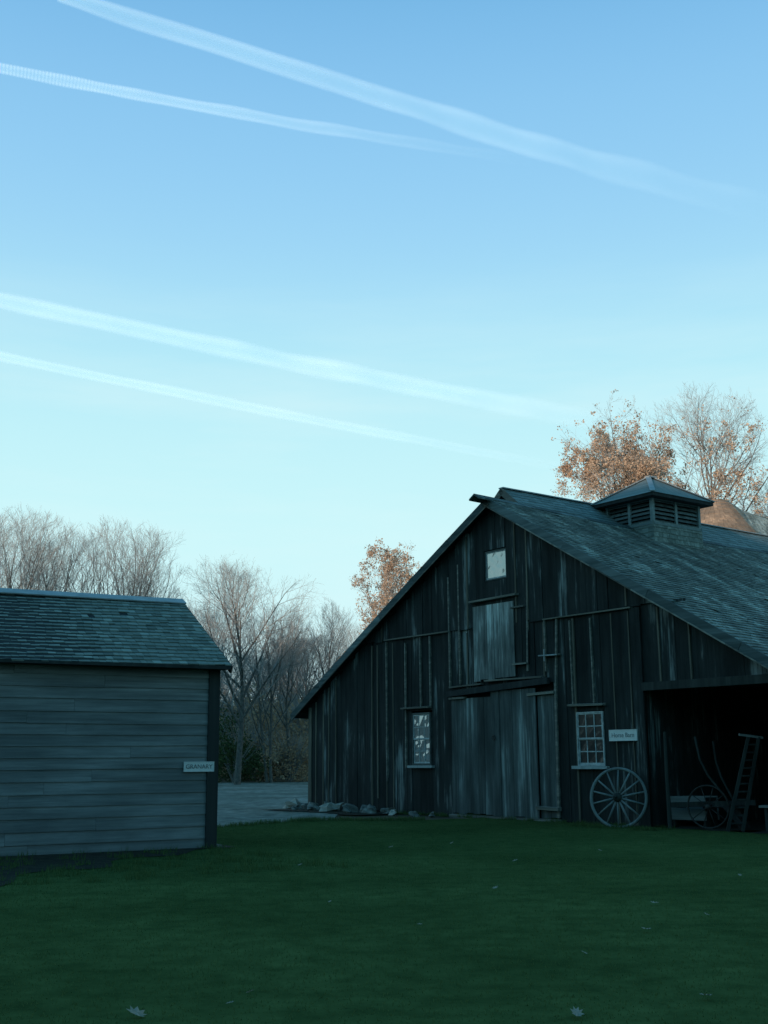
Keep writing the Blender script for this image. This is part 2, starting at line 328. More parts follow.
# ------------------------------------------------------------------ barn
barn = empty('barn', (G.x, G.y, 0), BRZ)
tag(barn, 'large dark weathered timber barn with a wide shingled gable roof and louvred cupola', 'barn')
S0, S1, SP = -12.35, 6.25, -3.05
DEPTH = 24.0
KL, KR = .522, .577
KQ = .0028
def ztop(s): return 8.36 - (KL*(SP-s) + KQ*(SP-s)**2 if s < SP else KR*(s-SP))
def wall_boards(mb, s0, s1, z0, z1f, openings, u=0.0, wd=(.30, .48), rnd=None, gap=.012, breaks=(), battens=None, th=.026, sag=.05):
    """vertical boards, cut round the openings; battens go to their own builder"""
    bs = sorted(set([s0, s1] + [v for o in openings for v in (o[0], o[1]) if s0 < v < s1] + [v for v in breaks if s0 < v < s1]))
    cols = []
    for a, b in zip(bs, bs[1:]):
        n = max(1, round((b-a)/rnd.uniform(*wd))); cuts = [a] + sorted(a + (b-a)*(i + rnd.uniform(-.18, .18))/n for i in range(1, n)) + [b]
        cols += list(zip(cuts, cuts[1:]))
    for a, b in cols:
        segs = [(z0 + rnd.uniform(-.05, .03)*sag/.05, None)]
        mid = (a+b)/2; zt = (z1f(a), z1f(b)) if callable(z1f) else (z1f, z1f)
        cuts = sorted([(o[2], o[3]) for o in openings if o[0] - .01 < mid < o[1] + .01])
        lo = segs[0][0]; out = []
        for c0, c1 in cuts:
            if c0 - lo > .05: out.append((lo, c0))
            lo = c1
        out.append((lo, None))
        for l0, l1 in out:
            ta, tb = (zt if l1 is None else (l1, l1))
            if min(ta, tb) - l0 < .05: continue
            uo = u + rnd.uniform(-.012, .012); g = gap*rnd.uniform(.3, 1.5)
            k = rnd.uniform(-.004, .004); tw = rnd.uniform(-.01, .01)
            mb.hexa([(a+g/2, uo-th, l0), (b-g/2, uo-th+tw, l0), (b-g/2, uo, l0), (a+g/2, uo, l0),
                     (a+g/2+k, uo-th-tw, ta), (b-g/2+k, uo-th, tb), (b-g/2+k, uo, tb), (a+g/2+k, uo, ta)])
        if battens is not None and rnd.random() < .30:
            w = rnd.uniform(.025, .055)
            for l0, l1 in out:
                tb = zt[1] - .12 if l1 is None else l1
                if tb - l0 > .4:
                    q0 = l0 + (rnd.uniform(0, .5) if rnd.random() < .3 else 0.02)
                    lean = rnd.uniform(-.015, .015)
                    y0 = u-th-.03
                    battens.hexa([(b-w/2+lean, y0, q0), (b+w/2+lean, y0, q0), (b+w/2+lean, u-.0, q0), (b-w/2+lean, u-.0, q0),
                                  (b-w/2, y0, tb), (b+w/2, y0, tb), (b+w/2, u-.0, tb), (b-w/2, u-.0, tb)])
rnd = random.Random(11)
BAY = (1.9, 6.25, -1, 3.14)
opens = [(-5.05, -.92, -1, 3.42), (-6.88, -5.95, 1.3, 2.9), (-.26, .62, 1.32, 2.66), (-3.49, -2.61, 6.26, 7.12), BAY]
mb = MB(); bt = MB()
low_top = lambda s: min(5.07, ztop(s))
wall_boards(mb, S0, S1, .02, low_top, opens, 0.0, rnd=rnd, battens=bt, breaks=(-8.1, -2.0, -.95))
# upper tier laps over the lower one
wall_boards(mb, -10.2, 3.3, 5.05, lambda s: max(5.06, ztop(s)), [o for o in opens if o[3] > 5], -.045, rnd=rnd, battens=bt, breaks=(-5.05, -4.6, -1.8, -1.27))
mb.build('front_wall', M['barn'], barn)
build_each(bt, 'batten', M['batten'], barn)
# backing behind the gaps, side and rear walls, partition round the open bay
mb = MB()
def quadwall(mb, pts, t=.03):  # polygon in the x-z plane at y given, thickness t
    n = len(pts); mb.add([(x, y, z) for x, y, z in pts] + [(x, y+t, z) for x, y, z in pts],
                         [tuple(range(n)), tuple(range(2*n-1, n-1, -1))] + [(i, i+n, (i+1) % n+n, (i+1) % n) for i in range(n)])
def back(a, b, z0):
    pts = [(a, .03, z0), (b, .03, z0), (b, .03, ztop(b)-.05)]
    if a < SP < b: pts.append((SP, .03, ztop(SP)-.05))
    pts.append((a, .03, ztop(a)-.05)); quadwall(mb, pts)
back(S0, -6.88, 0); back(-5.95, -5.05, 0); back(-.92, -.26, 0); back(.62, 1.9, 0); back(1.9, S1, 3.14)
back(-.26, .62, 2.66); quadwall(mb, [(-.26, .03, 0), (.62, .03, 0), (.62, .03, 1.32), (-.26, .03, 1.32)])
back(-6.88, -5.95, 2.9); quadwall(mb, [(-6.88, .03, 0), (-5.95, .03, 0), (-5.95, .03, 1.3), (-6.88, .03, 1.3)])
back(-5.05, -3.49, 3.42); back(-2.61, -.92, 3.42)
quadwall(mb, [(-3.49, .03, 3.42), (-2.61, .03, 3.42), (-2.61, .03, 6.26), (-3.49, .03, 6.26)])
back(-3.49, -2.61, 7.12)
mb.build('wall_backing', M['barn_dark'], barn)
def side_boards(name, x, y0, y1, z1, seed, t=.03, z0=0.02, sgn=1, mat='barn'):
    mb = MB(); r_ = random.Random(seed); y = y0
    while y < y1 - .02:
        w = min(r_.uniform(.22, .34), y1-y); o_ = r_.uniform(-.008, .008)
        mb.box(x-t/2+o_, x+t/2+o_, y+.004, y+w-.004, z0 + r_.uniform(-.02, .02), z1(y) if callable(z1) else z1, .003, r_)
        y += w
    return mb.build(name, M[mat], barn)
side_boards('left_wall', S0+.02, .03, DEPTH, 3.2, 5)
side_boards('right_wall', S1-.02, .05, DEPTH, 2.75, 6)
side_boards('bay_partition', 1.86, .07, 5.4, 3.4, 7, mat='barn')
mb = MB(); r_ = random.Random(8); s = 1.9
z = .02
while z < 2.8:      # horizontal planks at the back of the open bay
    h = r_.uniform(.2, .28); mb.box(1.95, S1-.06, 5.4, 5.43, z, min(z+h-.01, 2.85), .006, r_); z += h
mb.build('bay_rear_wall', M['palewood'], barn)
mb = MB(); mb.box(1.9, 5.3, .08, 5.4, 3.26, 3.3); mb.build('bay_ceiling', M['barn_dark'], barn)
mb = MB(); r_ = random.Random(4)
wall_boards(mb, S0, S1, .02, lambda s: ztop(s)-.1, [], DEPTH, rnd=r_); mb.build('rear_wall', M['barn'], barn)
mb = MB(); mb.box(-11.0, 1.8, .2, DEPTH-.2, 3.5, 3.55); mb.build('loft_floor', M['barn_dark'], barn)
# corner posts, bay header, bay posts
mb = MB(); mb.box(S0-.03, S0+.14, -.06, -.028, .05, 3.2, .006); mb.build('corner_board', M['batten'], barn)
mb = MB(); mb.box(1.62, 1.93, -.075, -.04, .55, 5.0, .01); mb.build('bay_jamb', M['barn'], barn)
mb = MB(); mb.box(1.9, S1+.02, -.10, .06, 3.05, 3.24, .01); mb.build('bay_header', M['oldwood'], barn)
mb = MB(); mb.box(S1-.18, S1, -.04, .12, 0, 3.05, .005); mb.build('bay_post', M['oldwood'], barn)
# drip ledges and odd trim
mb = MB()
def ledge(s0, s1, z, dz=0.0, h=.035, u0=-.12, u1=-.02):
    mb.hexa([(s0, u0, z-h), (s1, u0, z-h+dz), (s1, u1, z-h+dz), (s0, u1, z-h), (s0, u0-.01, z), (s1, u0-.01, z+dz), (s1, u1, z+dz+.02), (s0, u1, z+.02)])
ledge(-8.1, -5.07, 5.07); ledge(-1.25, 1.7, 5.03, .0, .03)
ledge(-4.05, -2.15, 5.78, .02, .05, -.2); ledge(-5.05, -3.7, 3.50, .03); ledge(-3.5, -1.3, 3.60, -.02, .04, -.18)
ledge(-1.9, -.95, 3.17, .02, .06, -.14); ledge(-1.7, -.9, .36, -.02, .07, -.15); ledge(-5.05, -4.4, 3.2, 0, .05, -.14)
ledge(-.45, .72, 2.83, -.02, .04, -.16); ledge(-7.25, -5.95, 3.0, .0, .04, -.16); ledge(-1.35, -.7, 4.1, .0, .03)
build_each(mb, 'drip_ledge', M['ledge'], barn)
mb = MB()
for s_, z0_, z1_, w_, tw in ((-.80, 3.4, 5.0, .05, -.10), (-.92, .1, 3.4, .07, -.05), (-1.79, 3.75, 7.0, .05, -.12), (-1.24, 3.7, 5.0, .04, 0), (-5.06, 3.5, 6.6, .05, -.0), (-4.62, 3.55, 6.9, .05, .0),
                          (-.35, 2.85, 4.9, .035, .02), (.35, 2.85, 4.9, .04, .02), (-8.05, .9, 5.0, .04, .0), (-7.12, 1.3, 4.9, .05, 0), (-6.4, 3.0, 5.0, .035, 0), (-5.95, 3.0, 5.0, .05, 0)):
    mb.hexa([(s_+tw-w_/2, -.085, z0_), (s_+tw+w_/2, -.085, z0_), (s_+tw+w_/2, -.03, z0_), (s_+tw-w_/2, -.03, z0_),
             (s_-w_/2, -.085, z1_), (s_+w_/2, -.085, z1_), (s_+w_/2, -.03, z1_), (s_-w_/2, -.03, z1_)])
build_each(mb, 'batten', M['ledge'], barn)
mb = MB(); mb.tube([(-1.42, -.14, 4.1), (-.75, -.15, 4.08)], .018, 6); mb.tube([(-1.2, -.15, 3.95), (-1.2, -.15, 4.25)], .02, 6); mb.build('iron_latch', M['metal'], barn)
# main doors
def leaf(name, a, b, z0, z1, seed, u=-.07, label=None, mat='door', n=None, ragged=.04):
    r_ = random.Random(seed); m_ = MB(); n = n or round((b-a)/.27); cuts = [a] + [a+(b-a)*(i+r_.uniform(-.15, .15))/n for i in range(1, n)] + [b]
    for c0, c1 in zip(cuts, cuts[1:]):
        o_ = r_.uniform(-.006, .006)
        m_.box(c0+.004, c1-.004, u+o_, u+.03+o_, z0+r_.uniform(-ragged, ragged), z1(c0) if callable(z1) else z1, .003, r_)
    for zz in (z0+.35, (z1(a) if callable(z1) else z1)-.4): m_.box(a+.05, b-.05, u+.034, u+.06, zz, zz+.14)
    o = m_.build(name, M[mat], barn)
    if label: o['label'] = label
    return o
dl = leaf('door', -5.03, -3.36, .08, 3.16, 21, label='left leaf of tall plank barn door')
dr = leaf('door', -3.34, -1.62, .06, 3.3, 22, -.10, 'right leaf of tall plank barn door')
leaf('door_panel', -1.60, -.96, .1, 3.16, 24, -.06, mat='door')
mb = MB(); mb.torus((-3.22, -.13, 2.08), (1, 0, 0), (0, 0, 1), .05, .012, 14, 6); mb.tube([(-3.22, -.1, 2.13), (-3.22, -.14, 2.13)], .02, 6); mb.build('handle', M['iron'], dr)
mb = MB(); mb.bar((-5.1, -.13, 3.30), (-1.1, -.13, 3.46), .10, .16); mb.build('door_track', M['shed_trim'], barn)
mb = MB(); mb.box(-5.1, -.9, -.16, .12, -.04, .07, .02); mb.build('door_sill', M['ledge'], barn)
mb = MB(); mb.box(-5.05, -.92, .04, .06, .0, 3.42); mb.build('wall_backing', M['barn_dark'], barn)
# loft door
ld = leaf('loft_door', -3.98, -2.34, 3.62, 5.62, 25, -.11, 'pale weathered plank loft door', 'loft')
leaf('door_panel', -2.32, -1.84, 3.95, 5.4, 26, -.085, mat='barn')
mb = MB(); mb.box(-2.42, -1.9, -.15, -.11, 5.42, 5.46); mb.box(-2.42, -1.88, -.15, -.11, 3.93, 3.97); build_each(mb, 'drip_ledge', M['ledge'], barn)
# windows
def window(s0, s1, z0, z1, cols, rows, glass, frame_w=.05, sill=True, u=-.05, mun=.022, framemat='sash', dual=True, mb_w=.02):
    fr = MB(); 
    fr.box(s0, s0+frame_w, u, .03, z0, z1); fr.box(s1-frame_w, s1, u, .03, z0, z1)
    fr.box(s0+frame_w, s1-frame_w, u, .03, z1-frame_w, z1); fr.box(s0+frame_w, s1-frame_w, u, .03, z0, z0+frame_w)
    f = fr.build('window', M['trimX'] if framemat == 'trimX' else M[framemat], barn)
    a, b, c, d = s0+frame_w, s1-frame_w, z0+frame_w, z1-frame_w
    halves = [(c, (c+d)/2, u+.03), ((c+d)/2-.015, d, u+.012)] if dual else [(c, d, u+.02)]
    for (h0, h1, uu) in halves:
        q = MB(); w = .032
        q.box(a, a+w, uu, uu+.025, h0, h1); q.box(b-w, b, uu, uu+.025, h0, h1)
        q.box(a+w, b-w, uu, uu+.025, h0, h0+w*1.3); q.box(a+w, b-w, uu, uu+.025, h1-w, h1)
        for i in range(1, cols):
            x = a + (b-a)*i/cols; q.box(x-mb_w/2, x+mb_w/2, uu+.003, uu+.022, h0+w*1.3, h1-w)
        for j in range(1, rows):
            z = h0 + (h1-h0)*j/rows; q.box(a+w, b-w, uu+.005, uu+.02, z-mb_w/2, z+mb_w/2)
        q.build('sash', M['sash'], f)
        g = MB(); nn = cols*2
        for i in range(cols):
            for j in range(rows):
                x0 = a + (b-a)*i/cols; x1 = a + (b-a)*(i+1)/cols; z0_ = h0 + (h1-h0)*j/rows; z1_ = h0 + (h1-h0)*(j+1)/rows
                k1, k2 = random.uniform(-.004, .004), random.uniform(-.004, .004)
                g.add([(x0, uu+.015+k1, z0_), (x1, uu+.015-k1, z0_), (x1, uu+.015+k2, z1_), (x0, uu+.015-k2, z1_)], [(0, 1, 2, 3)])
        g.build('pane', M[glass], f)
    if sill:
        q = MB(); q.box(s0-.14, s1+.12, u-.08, .0, z0-.07, z0-.003, .006); q.build('sill', M['sill'], f)
    return f
random.seed(5)
window(-.26, .62, 1.36, 2.64, 3, 2, 'glass', frame_w=.03, mb_w=.026, u=-.06)
window(-6.85, -5.98, 1.36, 2.84, 3, 2, 'glass_l', frame_w=.055, framemat='trimX', u=-.06)
window(-3.49, -2.61, 6.28, 7.1, 1, 1, 'glass_hi', frame_w=.035, sill=False, framemat='trimX', dual=False, mb_w=.012)
# ---- roofs
def sagf(u): return -0.28*math.sin(math.pi*max(0, min(1, u/DEPTH)))
def shingles(mb, P, length, slope, course, w, th, rnd, sag=lambda a: 0, lift=.03, loss=.004, jz=.006):
    """P(a, t, h): a along the eave, t up the slope, h off the slope"""
    nc = int(slope/course)+1
    for i in range(nc):
        t0 = i*course; x = -rnd.uniform(0, w)
        wob = rnd.uniform(-.012, .012)
        while x < length:
            ww = rnd.uniform(.65, 1.35)*w; a0 = max(0, x); a1 = min(length, x+ww); x += ww
            if a1 - a0 < .02 or rnd.random() < loss: continue
            b0 = t0 + rnd.uniform(-.018, .018) + wob; b1 = min(slope, t0 + course*1.5)
            h0 = lift + rnd.uniform(0, jz); g = .004
            a0 += g; a1 -= g
            mb.hexa([P(a0, b0, h0-th), P(a1, b0, h0-th), P(a1, b1, -.004), P(a0, b1, -.004),
                     P(a0, b0, h0), P(a1, b0, h0 + rnd.uniform(-.003, .003)), P(a1, b1, .006), P(a0, b1, .006)])
ang_r = math.atan(KR); ang_l = math.atan(KL)
EVR, EVL = 7.15, -13.1
zr = 8.52; U0 = -.3
lenr = (EVR-SP)/math.cos(ang_r); lenl = (SP-EVL)/math.cos(ang_l)
def PR(a, t, h):
    u = U0 + a; s_ = EVR - t*math.cos(ang_r) + h*math.sin(ang_r)
    k = 1 - .0*t
    return (s_, u, zr - KR*(EVR-SP) + t*math.sin(ang_r) + h*math.cos(ang_r) + sagf(u) - .03)
def PL(a, t, h):
    u = U0 + a; s_ = EVL + t*math.cos(ang_l) - h*math.sin(ang_l)
    return (s_, u, zr - KL*(SP-EVL) - KQ*(SP-s_)**2 + t*math.sin(ang_l) + h*math.cos(ang_l) + sagf(u) - .03)
RL = DEPTH + .8
mb = MB(); r_ = random.Random(31)
for P_, ln in ((PR, lenr), (PL, lenl)):     # roof decks in short bays that follow the sag
    for i in range(12):
        a0, a1 = RL*i/12, RL*(i+1)/12
        for j in range(8):
            b0, b1 = ln*j/8, ln*(j+1)/8
            mb.hexa([P_(a0, b0, -.09), P_(a1, b0, -.09), P_(a1, b1, -.09), P_(a0, b1, -.09), P_(a0, b0, -.01), P_(a1, b0, -.01), P_(a1, b1, -.01), P_(a0, b1, -.01)])
roof = mb.build('roof', M['barn_dark'], barn)
mb = MB(); shingles(mb, PR, RL, lenr, .17, .2, .018, r_, lift=.036); mb.build('shingle_slope', M['shingle'], roof)
mb = MB(); shingles(mb, PL, RL, lenl, .24, .34, .018, r_); mb.build('shingle_slope', M['shingle'], roof)
# rake boards on the gable, seams where lengths butt together
mb = MB()
def rake(P_, ln, cuts, w=.19, off=0.0):
    for c0, c1 in zip(cuts, cuts[1:]):
        a = -.035 + random.uniform(-.008, .008); g = .006
        mb.hexa([P_(a, c0*ln+g, -w), P_(a, c1*ln-g, -w+random.uniform(-.015, .015)), P_(a+.03, c1*ln-g, -w), P_(a+.03, c0*ln+g, -w),
                 P_(a, c0*ln+g, .03), P_(a, c1*ln-g, .03), P_(a+.03, c1*ln-g, .03), P_(a+.03, c0*ln+g, .03)])
random.seed(8)
rake(PR, lenr, [0, .22, .46, .72, 1.0]); rake(PL, lenl, [0, .17, .33, .5, .67, .83, 1.0], .2)
mb.build('rake_board', M['fascia'], roof)
mb = MB()
for P_, ln, w in ((PR, lenr, .19), (PL, lenl, .2)):
    for j in range(8):
        b0, b1 = ln*j/8, ln*(j+1)/8; a = -.06
        mb.hexa([P_(a, b0, -w-.01), P_(a, b1, -w-.01), P_(a+.02, b1, -w-.01), P_(a+.02, b0, -w-.01), P_(a, b0, -w+.02), P_(a, b1, -w+.02), P_(a+.02, b1, -w+.02), P_(a+.02, b0, -w+.02)])
mb.build('rake_trim', M['ledge'], roof)
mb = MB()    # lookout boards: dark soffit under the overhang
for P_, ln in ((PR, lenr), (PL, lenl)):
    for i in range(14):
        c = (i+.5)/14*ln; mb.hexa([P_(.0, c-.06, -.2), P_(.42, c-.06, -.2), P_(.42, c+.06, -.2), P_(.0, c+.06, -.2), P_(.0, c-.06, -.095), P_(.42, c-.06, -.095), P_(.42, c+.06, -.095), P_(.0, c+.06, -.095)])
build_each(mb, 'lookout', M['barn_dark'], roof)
mb = MB(); n_ = 24
for i in range(n_):
    u0, u1 = -.78 + (RL+.4)*i/n_, -.78 + (RL+.4)*(i+1)/n_
    z0, z1 = zr + sagf(u0), zr + sagf(u1)
    if i == 0: z0 += .02
    for sg in (1, -1):
        mb.hexa([(SP-.01*sg, u0, z0-.01), (SP+.2*sg, u0, z0-.13), (SP+.2*sg, u1, z1-.13), (SP-.01*sg, u1, z1-.01),
                 (SP-.01*sg, u0, z0+.035), (SP+.2*sg, u0, z0-.085), (SP+.2*sg, u1, z1-.085), (SP-.01*sg, u1, z1+.035)])
mb.build('ridge_board', M['fascia'], roof)
# ---- higher roof just behind the front ridge
HS, HU, HZ, HW, HT = SP-1.35, 1.5, 9.27, 2.05, .84
up = MB(); hang = math.atan(HT); hl = HW/math.cos(hang)
def HPR(a, t, h): return (HS + HW - t*math.cos(hang) + h*math.sin(hang), HU + a, HZ - HT*HW + t*math.sin(hang) + h*math.cos(hang) - .006*a)
def HPL(a, t, h): return (HS - HW + t*math.cos(hang) - h*math.sin(hang), HU + a, HZ - HT*HW + t*math.sin(hang) + h*math.cos(hang) - .006*a)
HLn = DEPTH - 2.0
for P_ in (HPR, HPL): up.hexa([P_(0, 0, -.08), P_(HLn, 0, -.08), P_(HLn, hl, -.08), P_(0, hl, -.08), P_(0, 0, 0), P_(HLn, 0, 0), P_(HLn, hl, 0), P_(0, hl, 0)])
upper = up.build('upper_roof', M['barn_dark'], barn)
mb = MB(); r_ = random.Random(41); shingles(mb, HPR, HLn, hl, .17, .26, .014, r_, lift=.022, loss=0); shingles(mb, HPL, HLn, hl, .24, .34, .014, r_, lift=.022)
mb.build('shingle_slope', M['shingle_smooth'], upper)
mb = MB()
for P_ in (HPR, HPL): mb.hexa([P_(-.05, 0, -.16), P_(-.05, hl, -.16), P_(-.02, hl, -.16), P_(-.02, 0, -.16), P_(-.05, 0, .03), P_(-.05, hl, .03), P_(-.02, hl, .03), P_(-.02, 0, .03)])
mb.build('rake_board', M['ledge'], upper)
mb = MB(); q = HU+.12
mb.add([(HS-HW+.1, q, 7.0), (HS+HW-.1, q, 7.0), (HS+HW-.1, q, HZ-HT*(HW-.1)-.1), (HS, q, HZ-.1), (HS-HW+.1, q, HZ-HT*(HW-.1)-.1)], [(0, 1, 2, 3, 4)])
mb.box(HS-HW+.1, HS-HW+.14, HU+.15, HU+HLn-.1, 6.4, HZ-HT*(HW-.1)-.06); mb.box(HS+HW-.14, HS+HW-.1, HU+.15, HU+HLn-.1, 6.6, HZ-HT*(HW-.1)-.06)
mb.build('upper_gable', M['barn'], upper)
mb = MB(); mb.bar((HS, HU-.05, HZ+.02), (HS, HU+HLn, HZ+.02-.006*HLn), .2, .03); mb.build('ridge_board', M['metal'], upper)
# ---- cupola
CA, CU0, CU1 = .92, 5.4, 7.6; cc = (CU0+CU1)/2; cb = (CU1-CU0)/2
cu = MB(); rings = [(6.9, 1.0, 1.0), (7.6, .99, .99), (8.2, .97, .97)]
cu.hexa([(SP-CA*1.03, cc-cb*1.03, 7.0), (SP+CA*1.03, cc-cb*1.03, 7.0), (SP+CA*1.03, cc+cb*1.03, 7.0), (SP-CA*1.03, cc+cb*1.03, 7.0),
         (SP-CA*.97, cc-cb*.97, 8.33), (SP+CA*.97, cc-cb*.97, 8.33), (SP+CA*.97, cc+cb*.97, 8.33), (SP-CA*.97, cc+cb*.97, 8.33)])
cup = cu.build('cupola', M['barn_dark'], barn)
mb = MB(); r_ = random.Random(51)       # shingled skirt that flares at its foot
for ax, o0, ha, hb in (('x', cc-cb, CA, -1), ('x', cc+cb, CA, 1), ('y', SP+CA, cb, 1), ('y', SP-CA, cb, -1)):
    for row in range(9):
        z0 = 7.05 + row*.145; fl = .07*(1-row/9)**1.5; x = -ha-.02
        while x < ha:
            ww = r_.uniform(.13, .24); x1 = min(ha+.02, x+ww)
            f0, f1 = o0 + hb*(fl+.02+r_.uniform(0, .006)), o0 + hb*(fl*.6)
            pts = []
            for (zz, ff, th) in ((z0, f0, .018), (z0+.19, f1, .01)):
                for xx, t2 in ((x+.003, 0), (x1-.003, 0), (x1-.003, 1), (x+.003, 1)):
                    o_ = ff - hb*th*t2
                    pts.append((SP+xx, o_, zz) if ax == 'x' else (o_, cc+xx, zz))
            mb.hexa(pts); x += ww
mb.build('skirt', M['shed_shingle'], cup)
for ax, o0, ha, hb in (('x', cc-cb, CA, -1), ('x', cc+cb, CA, 1), ('y', SP+CA, cb, 1), ('y', SP-CA, cb, -1)):
    for half in (-1, 1):
        mb = MB(); x0, x1 = (-ha+.09, -.05) if half < 0 else (.05, ha-.09)
        for k in range(6):
            z0 = 8.37 + k*.125
            pts = []
            for (ff, zz) in ((o0 - hb*.02, z0), (o0 - hb*.12, z0+.1)):
                for xx, dz in ((x0, 0), (x1, 0), (x1, .018), (x0, .018)):
                    pts.append((SP+xx, ff, zz+dz) if ax == 'x' else (ff, cc+xx, zz+dz))
            mb.hexa(pts)
        mb.build('louvre', M['fascia'], cup)
mb = MB()
for sx in (-1, 1):
    for sy in (-1, 1):
        x, y = SP+sx*(CA-.045), cc+sy*(cb-.045); mb.box(x-.05, x+.05, y-.05, y+.05, 8.3, 9.14)
for sx in (-1, 1): mb.box(SP+sx*(CA-.045)-.03, SP+sx*(CA-.045)+.03, cc-.05, cc+.05, 8.33, 9.14)
for sy in (-1, 1): mb.box(SP-.05, SP+.05, cc+sy*(cb-.045)-.03, cc+sy*(cb-.045)+.03, 8.33, 9.14)
for sy in (-1, 1): mb.box(SP-CA-.01, SP+CA+.01, cc+sy*(cb+.0)-.03, cc+sy*cb+.03, 8.29, 8.37); mb.box(SP-CA, SP+CA, cc+sy*(cb-.04)-.04, cc+sy*(cb-.04)+.04, 9.06, 9.16)
for sx in (-1, 1): mb.box(SP+sx*CA-.03, SP+sx*CA+.03, cc-cb+.03, cc+cb-.03, 8.285, 8.365); mb.box(SP+sx*(CA-.04)-.04, SP+sx*(CA-.04)+.04, cc-cb+.08, cc+cb-.08, 9.06, 9.16)
mb.build('post', M['shingle_smooth'], cup)
mb = MB(); mb.box(SP-CA+.2, SP+CA-.2, cc-cb+.2, cc+cb-.2, 8.3, 9.1); mb.build('lining', M['barn_dark'], cup)
mb = MB(); o = .29; e0 = 9.12; ap = 10.0
A = [(SP-CA-o, cc-cb-o), (SP+CA+o, cc-cb-o), (SP+CA+o, cc+cb+o), (SP-CA-o, cc+cb+o)]
mb.hexa([(x, y, e0-.04) for x, y in A] + [(x, y, e0+.06) for x, y in A])
mb.build('eave_board', M['shed_trim'], cup)
mb = MB(); T0, T1 = (SP, cc-.12, ap), (SP, cc+.12, ap)
B = [(x + (.03 if x > SP else -.03), y + (.03 if y > cc else -.03), e0+.06) for x, y in A]
mb.add(B + [T0, T1], [(0, 1, 4), (1, 2, 5, 4), (2, 3, 5), (3, 0, 4, 5), (3, 2, 1, 0)])
cr = mb.build('cupola_roof', M['shingle_smooth'], cup)
mb = MB()
for b_, t_ in ((0, T0), (1, T0), (2, T1), (3, T1)): mb.bar(Vector(B[b_])+Vector((0, 0, .02)), Vector(t_)+Vector((0, 0, .03)), .15, .03)
mb.bar(Vector(T0)+Vector((0, -.05, .04)), Vector(T1)+Vector((0, .05, .04)), .2, .04)
mb.build('hip_cap', M['metal'], cup)
# soil floor of the bay
o = bpy.data.objects
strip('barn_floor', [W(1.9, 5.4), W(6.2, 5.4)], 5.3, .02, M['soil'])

# ------------------------------------------------------------------ shed on the left
shed = empty('shed', (SG.x, SG.y, 0), SRZ)
tag(shed, 'small grey clapboard shed with shingled roof and pale ridge board at the left edge', 'shed')
SL, SWd, SH = -8.6, 5.2, 3.24
mb = MB(); r_ = random.Random(61)
z = -.02; rows = []
while z < SH: h = r_.uniform(.185, .225); rows.append((z, min(SH, z+h))); z += h
def clap(mb, z0, z1, x0, x1, y0, d):     # one clapboard; each row in butted lengths
    x = x0; 
    while x < x1:
        L_ = r_.uniform(3.5, 7.6); xe = min(x1, x+L_); j = r_.uniform(-.006, .006); w0 = r_.uniform(-.01, .01)
        if x1 - xe < .6: xe = x1
        nseg = max(1, int((xe-x)/.5)); 
        for i in range(1):
            mb.hexa([(x+.002, y0-.032*d, z0+j), (xe-.002, y0-.032*d, z0-j+w0), (xe-.002, y0, z0-j+w0), (x+.002, y0, z0+j),
                     (x+.002, y0-.010*d, z1+.02), (xe-.002, y0-.010*d, z1+.02), (xe-.002, y0, z1+.02), (x+.002, y0, z1+.02)])
        x = xe
for z0, z1 in rows: clap(mb, z0, z1, SL, -.16, -.0, 1)
for z0, z1 in rows: clap(mb, z0, z1, SL, 0, SWd, -1)
mb.box(SL, -.02, .002, SWd-.002, .05, SH-.02)
mb.build('clapboard_wall', M['siding'], shed)
for x in (SL, -.012):
    mb = MB(); y = .0
    while y < SWd:       # gable ends of upright boards
        w = min(.24, SWd-y); zt = SH + (min(y+w/2, SWd-y-w/2)/ (SWd/2))*1.45
        mb.box(x, x+.022, y+.004, y+w-.004, -.02, zt); y += .24
    mb.build('gable_wall', M['barn'], shed)
mb = MB(); mb.box(-.17, .02, -.06, -.0, -.05, SH+.02, .004); mb.box(.012, .045, -.055, .2, -.05, SH+.02, .003); mb.build('corner_board', M['shed_trim'], shed)
mb = MB(); ang = math.atan2(4.86-3.30, 2.9); sl = 2.9/math.cos(ang)
def SP1(a, t, h): return (SL-.25 + a, -.32 + t*math.cos(ang) - h*math.sin(ang), 3.27 + t*math.sin(ang) + h*math.cos(ang) - .04*math.sin(math.pi*a/9))
def SP2(a, t, h): q = SP1(a, t, h); return (q[0], SWd - q[1], q[2])
SLn = .16 - (SL-.25)
for P_ in (SP1, SP2): mb.hexa([P_(0, 0, -.07), P_(SLn, 0, -.07), P_(SLn, sl, -.07), P_(0, sl, -.07), P_(0, 0, -.005), P_(SLn, 0, -.005), P_(SLn, sl, -.005), P_(0, sl, -.005)])
sroof = mb.build('roof', M['shed_trim'], shed)
mb = MB(); shingles(mb, SP1, SLn, sl-.05, .165, .16, .02, r_, lift=.034, loss=.002); shingles(mb, SP2, SLn, sl-.05, .165, .2, .02, r_, lift=.034)
mb.build('shingle_slope', M['shed_shingle'], sroof)
mb = MB()
for P_ in (SP1, SP2): mb.hexa([P_(0, sl-.23, .035), P_(SLn+.02, sl-.23, .035), P_(SLn+.02, sl+.01, .02), P_(0, sl+.01, .02), P_(0, sl-.23, .06), P_(SLn+.02, sl-.23, .06), P_(SLn+.02, sl+.03, .05), P_(0, sl+.03, .05)])
mb.build('ridge_board', M['metal'], sroof)
mb = MB(); mb.box(SL-.24, .15, -.34, -.31, 3.215, 3.275, .003); mb.box(SL-.2, .14, -.31, 0, 3.215, 3.235); mb.build('fascia', M['shed_trim'], sroof)
mb = MB()
